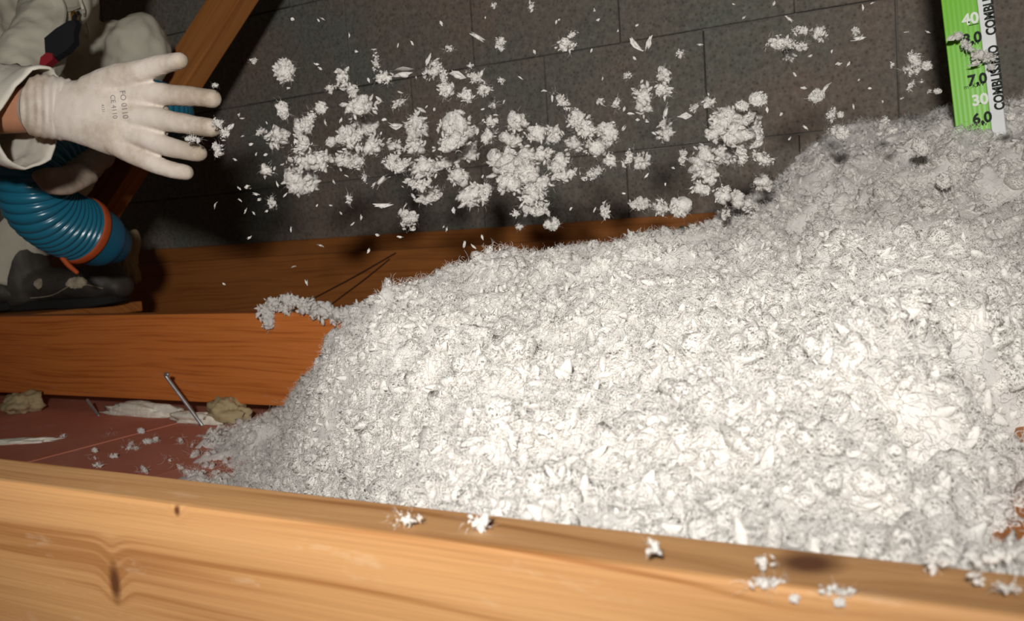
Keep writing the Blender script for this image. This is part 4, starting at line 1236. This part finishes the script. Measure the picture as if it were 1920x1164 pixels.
def lump(name, c, r, mat, label, cat, seed, n=3, group=None, amp=.5, flat=.6):
    V, T = ico(4); d = 1 + amp * fbm(V * 1.8 + seed, seed, 4); V = V * d[:, None] * np.array(r)
    V[:, 2] = np.maximum(V[:, 2], -r[2] * flat)
    o = link(name, mesh_np(name, V, T), mat); o.location = Vector(c) + Vector((0, 0, r[2] * flat)); tag(o, label, cat, group); return o
lump('plaster_ridge', atZ(270, 778, FLOOR), (.105, .016, .016), MAT['plaster'], 'pale ragged ridge of plaster under the orange joist', 'plaster', 3, amp=.4, flat=.3)
lump('plaster_ridge', atZ(370, 792, FLOOR), (.055, .014, .013), MAT['plaster'], 'pale plaster daub at the foot of the long nail', 'plaster', 5, amp=.4, flat=.3)
lump('plaster_smear', atZ(38, 830, FLOOR), (.055, .010, .005), MAT['plaster'], 'thin plaster smear on the red boards at the picture edge', 'plaster', 9, amp=.5, flat=.4).rotation_euler[2] = .5
lump('old_wool_tuft', atZ(42, 772, FLOOR), (.034, .026, .022), MAT['oldwool'], 'yellowish old wool tuft under the far end of the orange joist', 'wool tuft', 12)
lump('old_wool_tuft', atZ(428, 790, FLOOR), (.034, .024, .022), MAT['oldwool'], 'yellowish old wool tuft between plaster and white heap', 'wool tuft', 14)
lump('old_wool_tuft', at(245, 535, 2.32), (.016, .03, .062), MAT['oldwool'], 'pale greenish old wool stuffed between boot toe and dark joist', 'wool tuft', 16, flat=1)

# loose flakes lying about
LOOSE = [(118, 817, 9, 5, 'f', 'oval flake on the red boards, nearest the plaster smear'), (178, 844, 7, 5, 'f', 'oval flake on the red boards beside the pine joist'),
         (214, 855, 9, 7, 'f', 'round flake on the red boards close to the pine joist'), (185, 872, 14, 6, 'f', 'long flat flake tucked behind the pine joist'),
         (275, 828, 9, 9, 'f', 'twin lobed flake on the red boards below the long nail'), (240, 838, 13, 6, 'f', 'stringy flake on the red boards left of the heap'),
         (292, 824, 6, 6, 'f', 'small round flake next to the twin lobed one'), (265, 808, 7, 7, 'f', 'small curled flake on the red boards below plaster ridge'),
         (757, 972, 24, 10, 't', 'grey tuft hanging on the middle of the pine joist'), (900, 978, 22, 14, 't', 'larger grey tuft on the pine joist top'),
         (1222, 1028, 13, 18, 'j', 'grey wisp stuck on the pine joist before the dark knot'), (1434, 1053, 16, 11, 't', 'flat grey flake beside the dark knot'),
         (1437, 1090, 30, 9, 'j', 'slanting white flake under the dark knot'), (1552, 1106, 19, 9, 'j', 'white flake just past the dark knot'),
         (1585, 1110, 18, 9, 'j', 'second white flake past the dark knot'), (1745, 1055, 14, 18, 't', 'drooping white tuft at the joist edge below the brown hole'),
         (1775, 1052, 16, 9, 't', 'small white lobe on the joist edge beside the drooping tuft'), (1838, 1058, 17, 9, 't', 'oval white tuft on the joist near the picture corner'),
         (1832, 1083, 14, 10, 't', 'dull grey flake on the joist below the oval tuft'), (1892, 1102, 24, 8, 't', 'long grey flake at the lower corner of the joist'),
         (1880, 1044, 40, 14, 't', 'wide white roll of wool over the joist edge'), (1490, 1122, 8, 6, 'j', 'crumb of white wool on the joist face under the knot'),
         (1575, 1130, 8, 7, 'j', 'crumb of white wool hanging lowest on the joist face')]
for px, py, a, b, w_, lab in LOOSE:
    if w_ == 'f': q = atZ(px, py, FLOOR + .003)
    elif w_ == 't': q = atZ(px, py, 0.003)
    else: q = atY(px, py, J1Y0 - .001)
    D = float((np.array(q) - CAM) @ fw); kk = D / F * (1.0 if w_ == 'f' else 1.5)
    V, T = clump(a * kk, b * kk, frng, frng.uniform(-.2, .2), min(a, b) * kk * .5, 'mix' if a > 8 else 'ball')
    o = link('wool_flake', mesh_np('wool_flake', V, T), MAT['wool']); o.location = q; tag(o, 'white wool: ' + lab if False else lab.replace('flake', 'white wool flake', 1) if 'flake' in lab and 'white' not in lab and 'grey' not in lab else lab, 'wool flake', 'loose flakes lying about')

# the little overhang of wool on the orange joist
ov = [(500, 585, 19, 22), (515, 570, 22, 16), (545, 566, 24, 15), (572, 572, 22, 16), (505, 604, 14, 16), (590, 580, 22, 18), (535, 580, 18, 10), (610, 585, 24, 20), (632, 590, 24, 20), (655, 592, 26, 22), (675, 585, 24, 22)]
pr = []
for px, py, a, b in ov:
    q = atY(px, py, 1.075); kk = float((np.array(q) - CAM) @ fw) / F
    V, T = clump(a * kk, b * kk, frng, frng.uniform(-.5, .5), None, 'wisp'); pr.append((V + np.array(q), T))
V, T = join(pr); o = link('wool_overhang', mesh_np('wool_overhang', V, T), MAT['wool'])
tag(o, 'shaggy tongue of white wool drooping over the top of the orange joist', 'wool tuft')

# thin wire across the dark joist; the lower strand is its shadow, modelled solid
for (x0, y0, x1, y1, lab) in ((742, 474, 590, 558, 'thin dark wire slanting across the dark joist, above its modelled shadow'), (730, 486, 640, 556, 'thin dark wire slanting across the dark joist, lower of two')):
    A_, B_ = atY(x0, y0, 1.874), atY(x1, y1, 1.872); B2 = B_ + (B_ - A_) * .5
    V, Fc = tube([list(A_) + [.0016], list(A_.lerp(B_, .5) + Vector((0, -.004, -.003))) + [.0016], list(B_) + [.0016], list(B2) + [.0016]], 20, 6)
    tag(link('wire', pymesh('wire', V, Fc), MAT['wire']), lab, 'wire', 'wires on the dark joist')
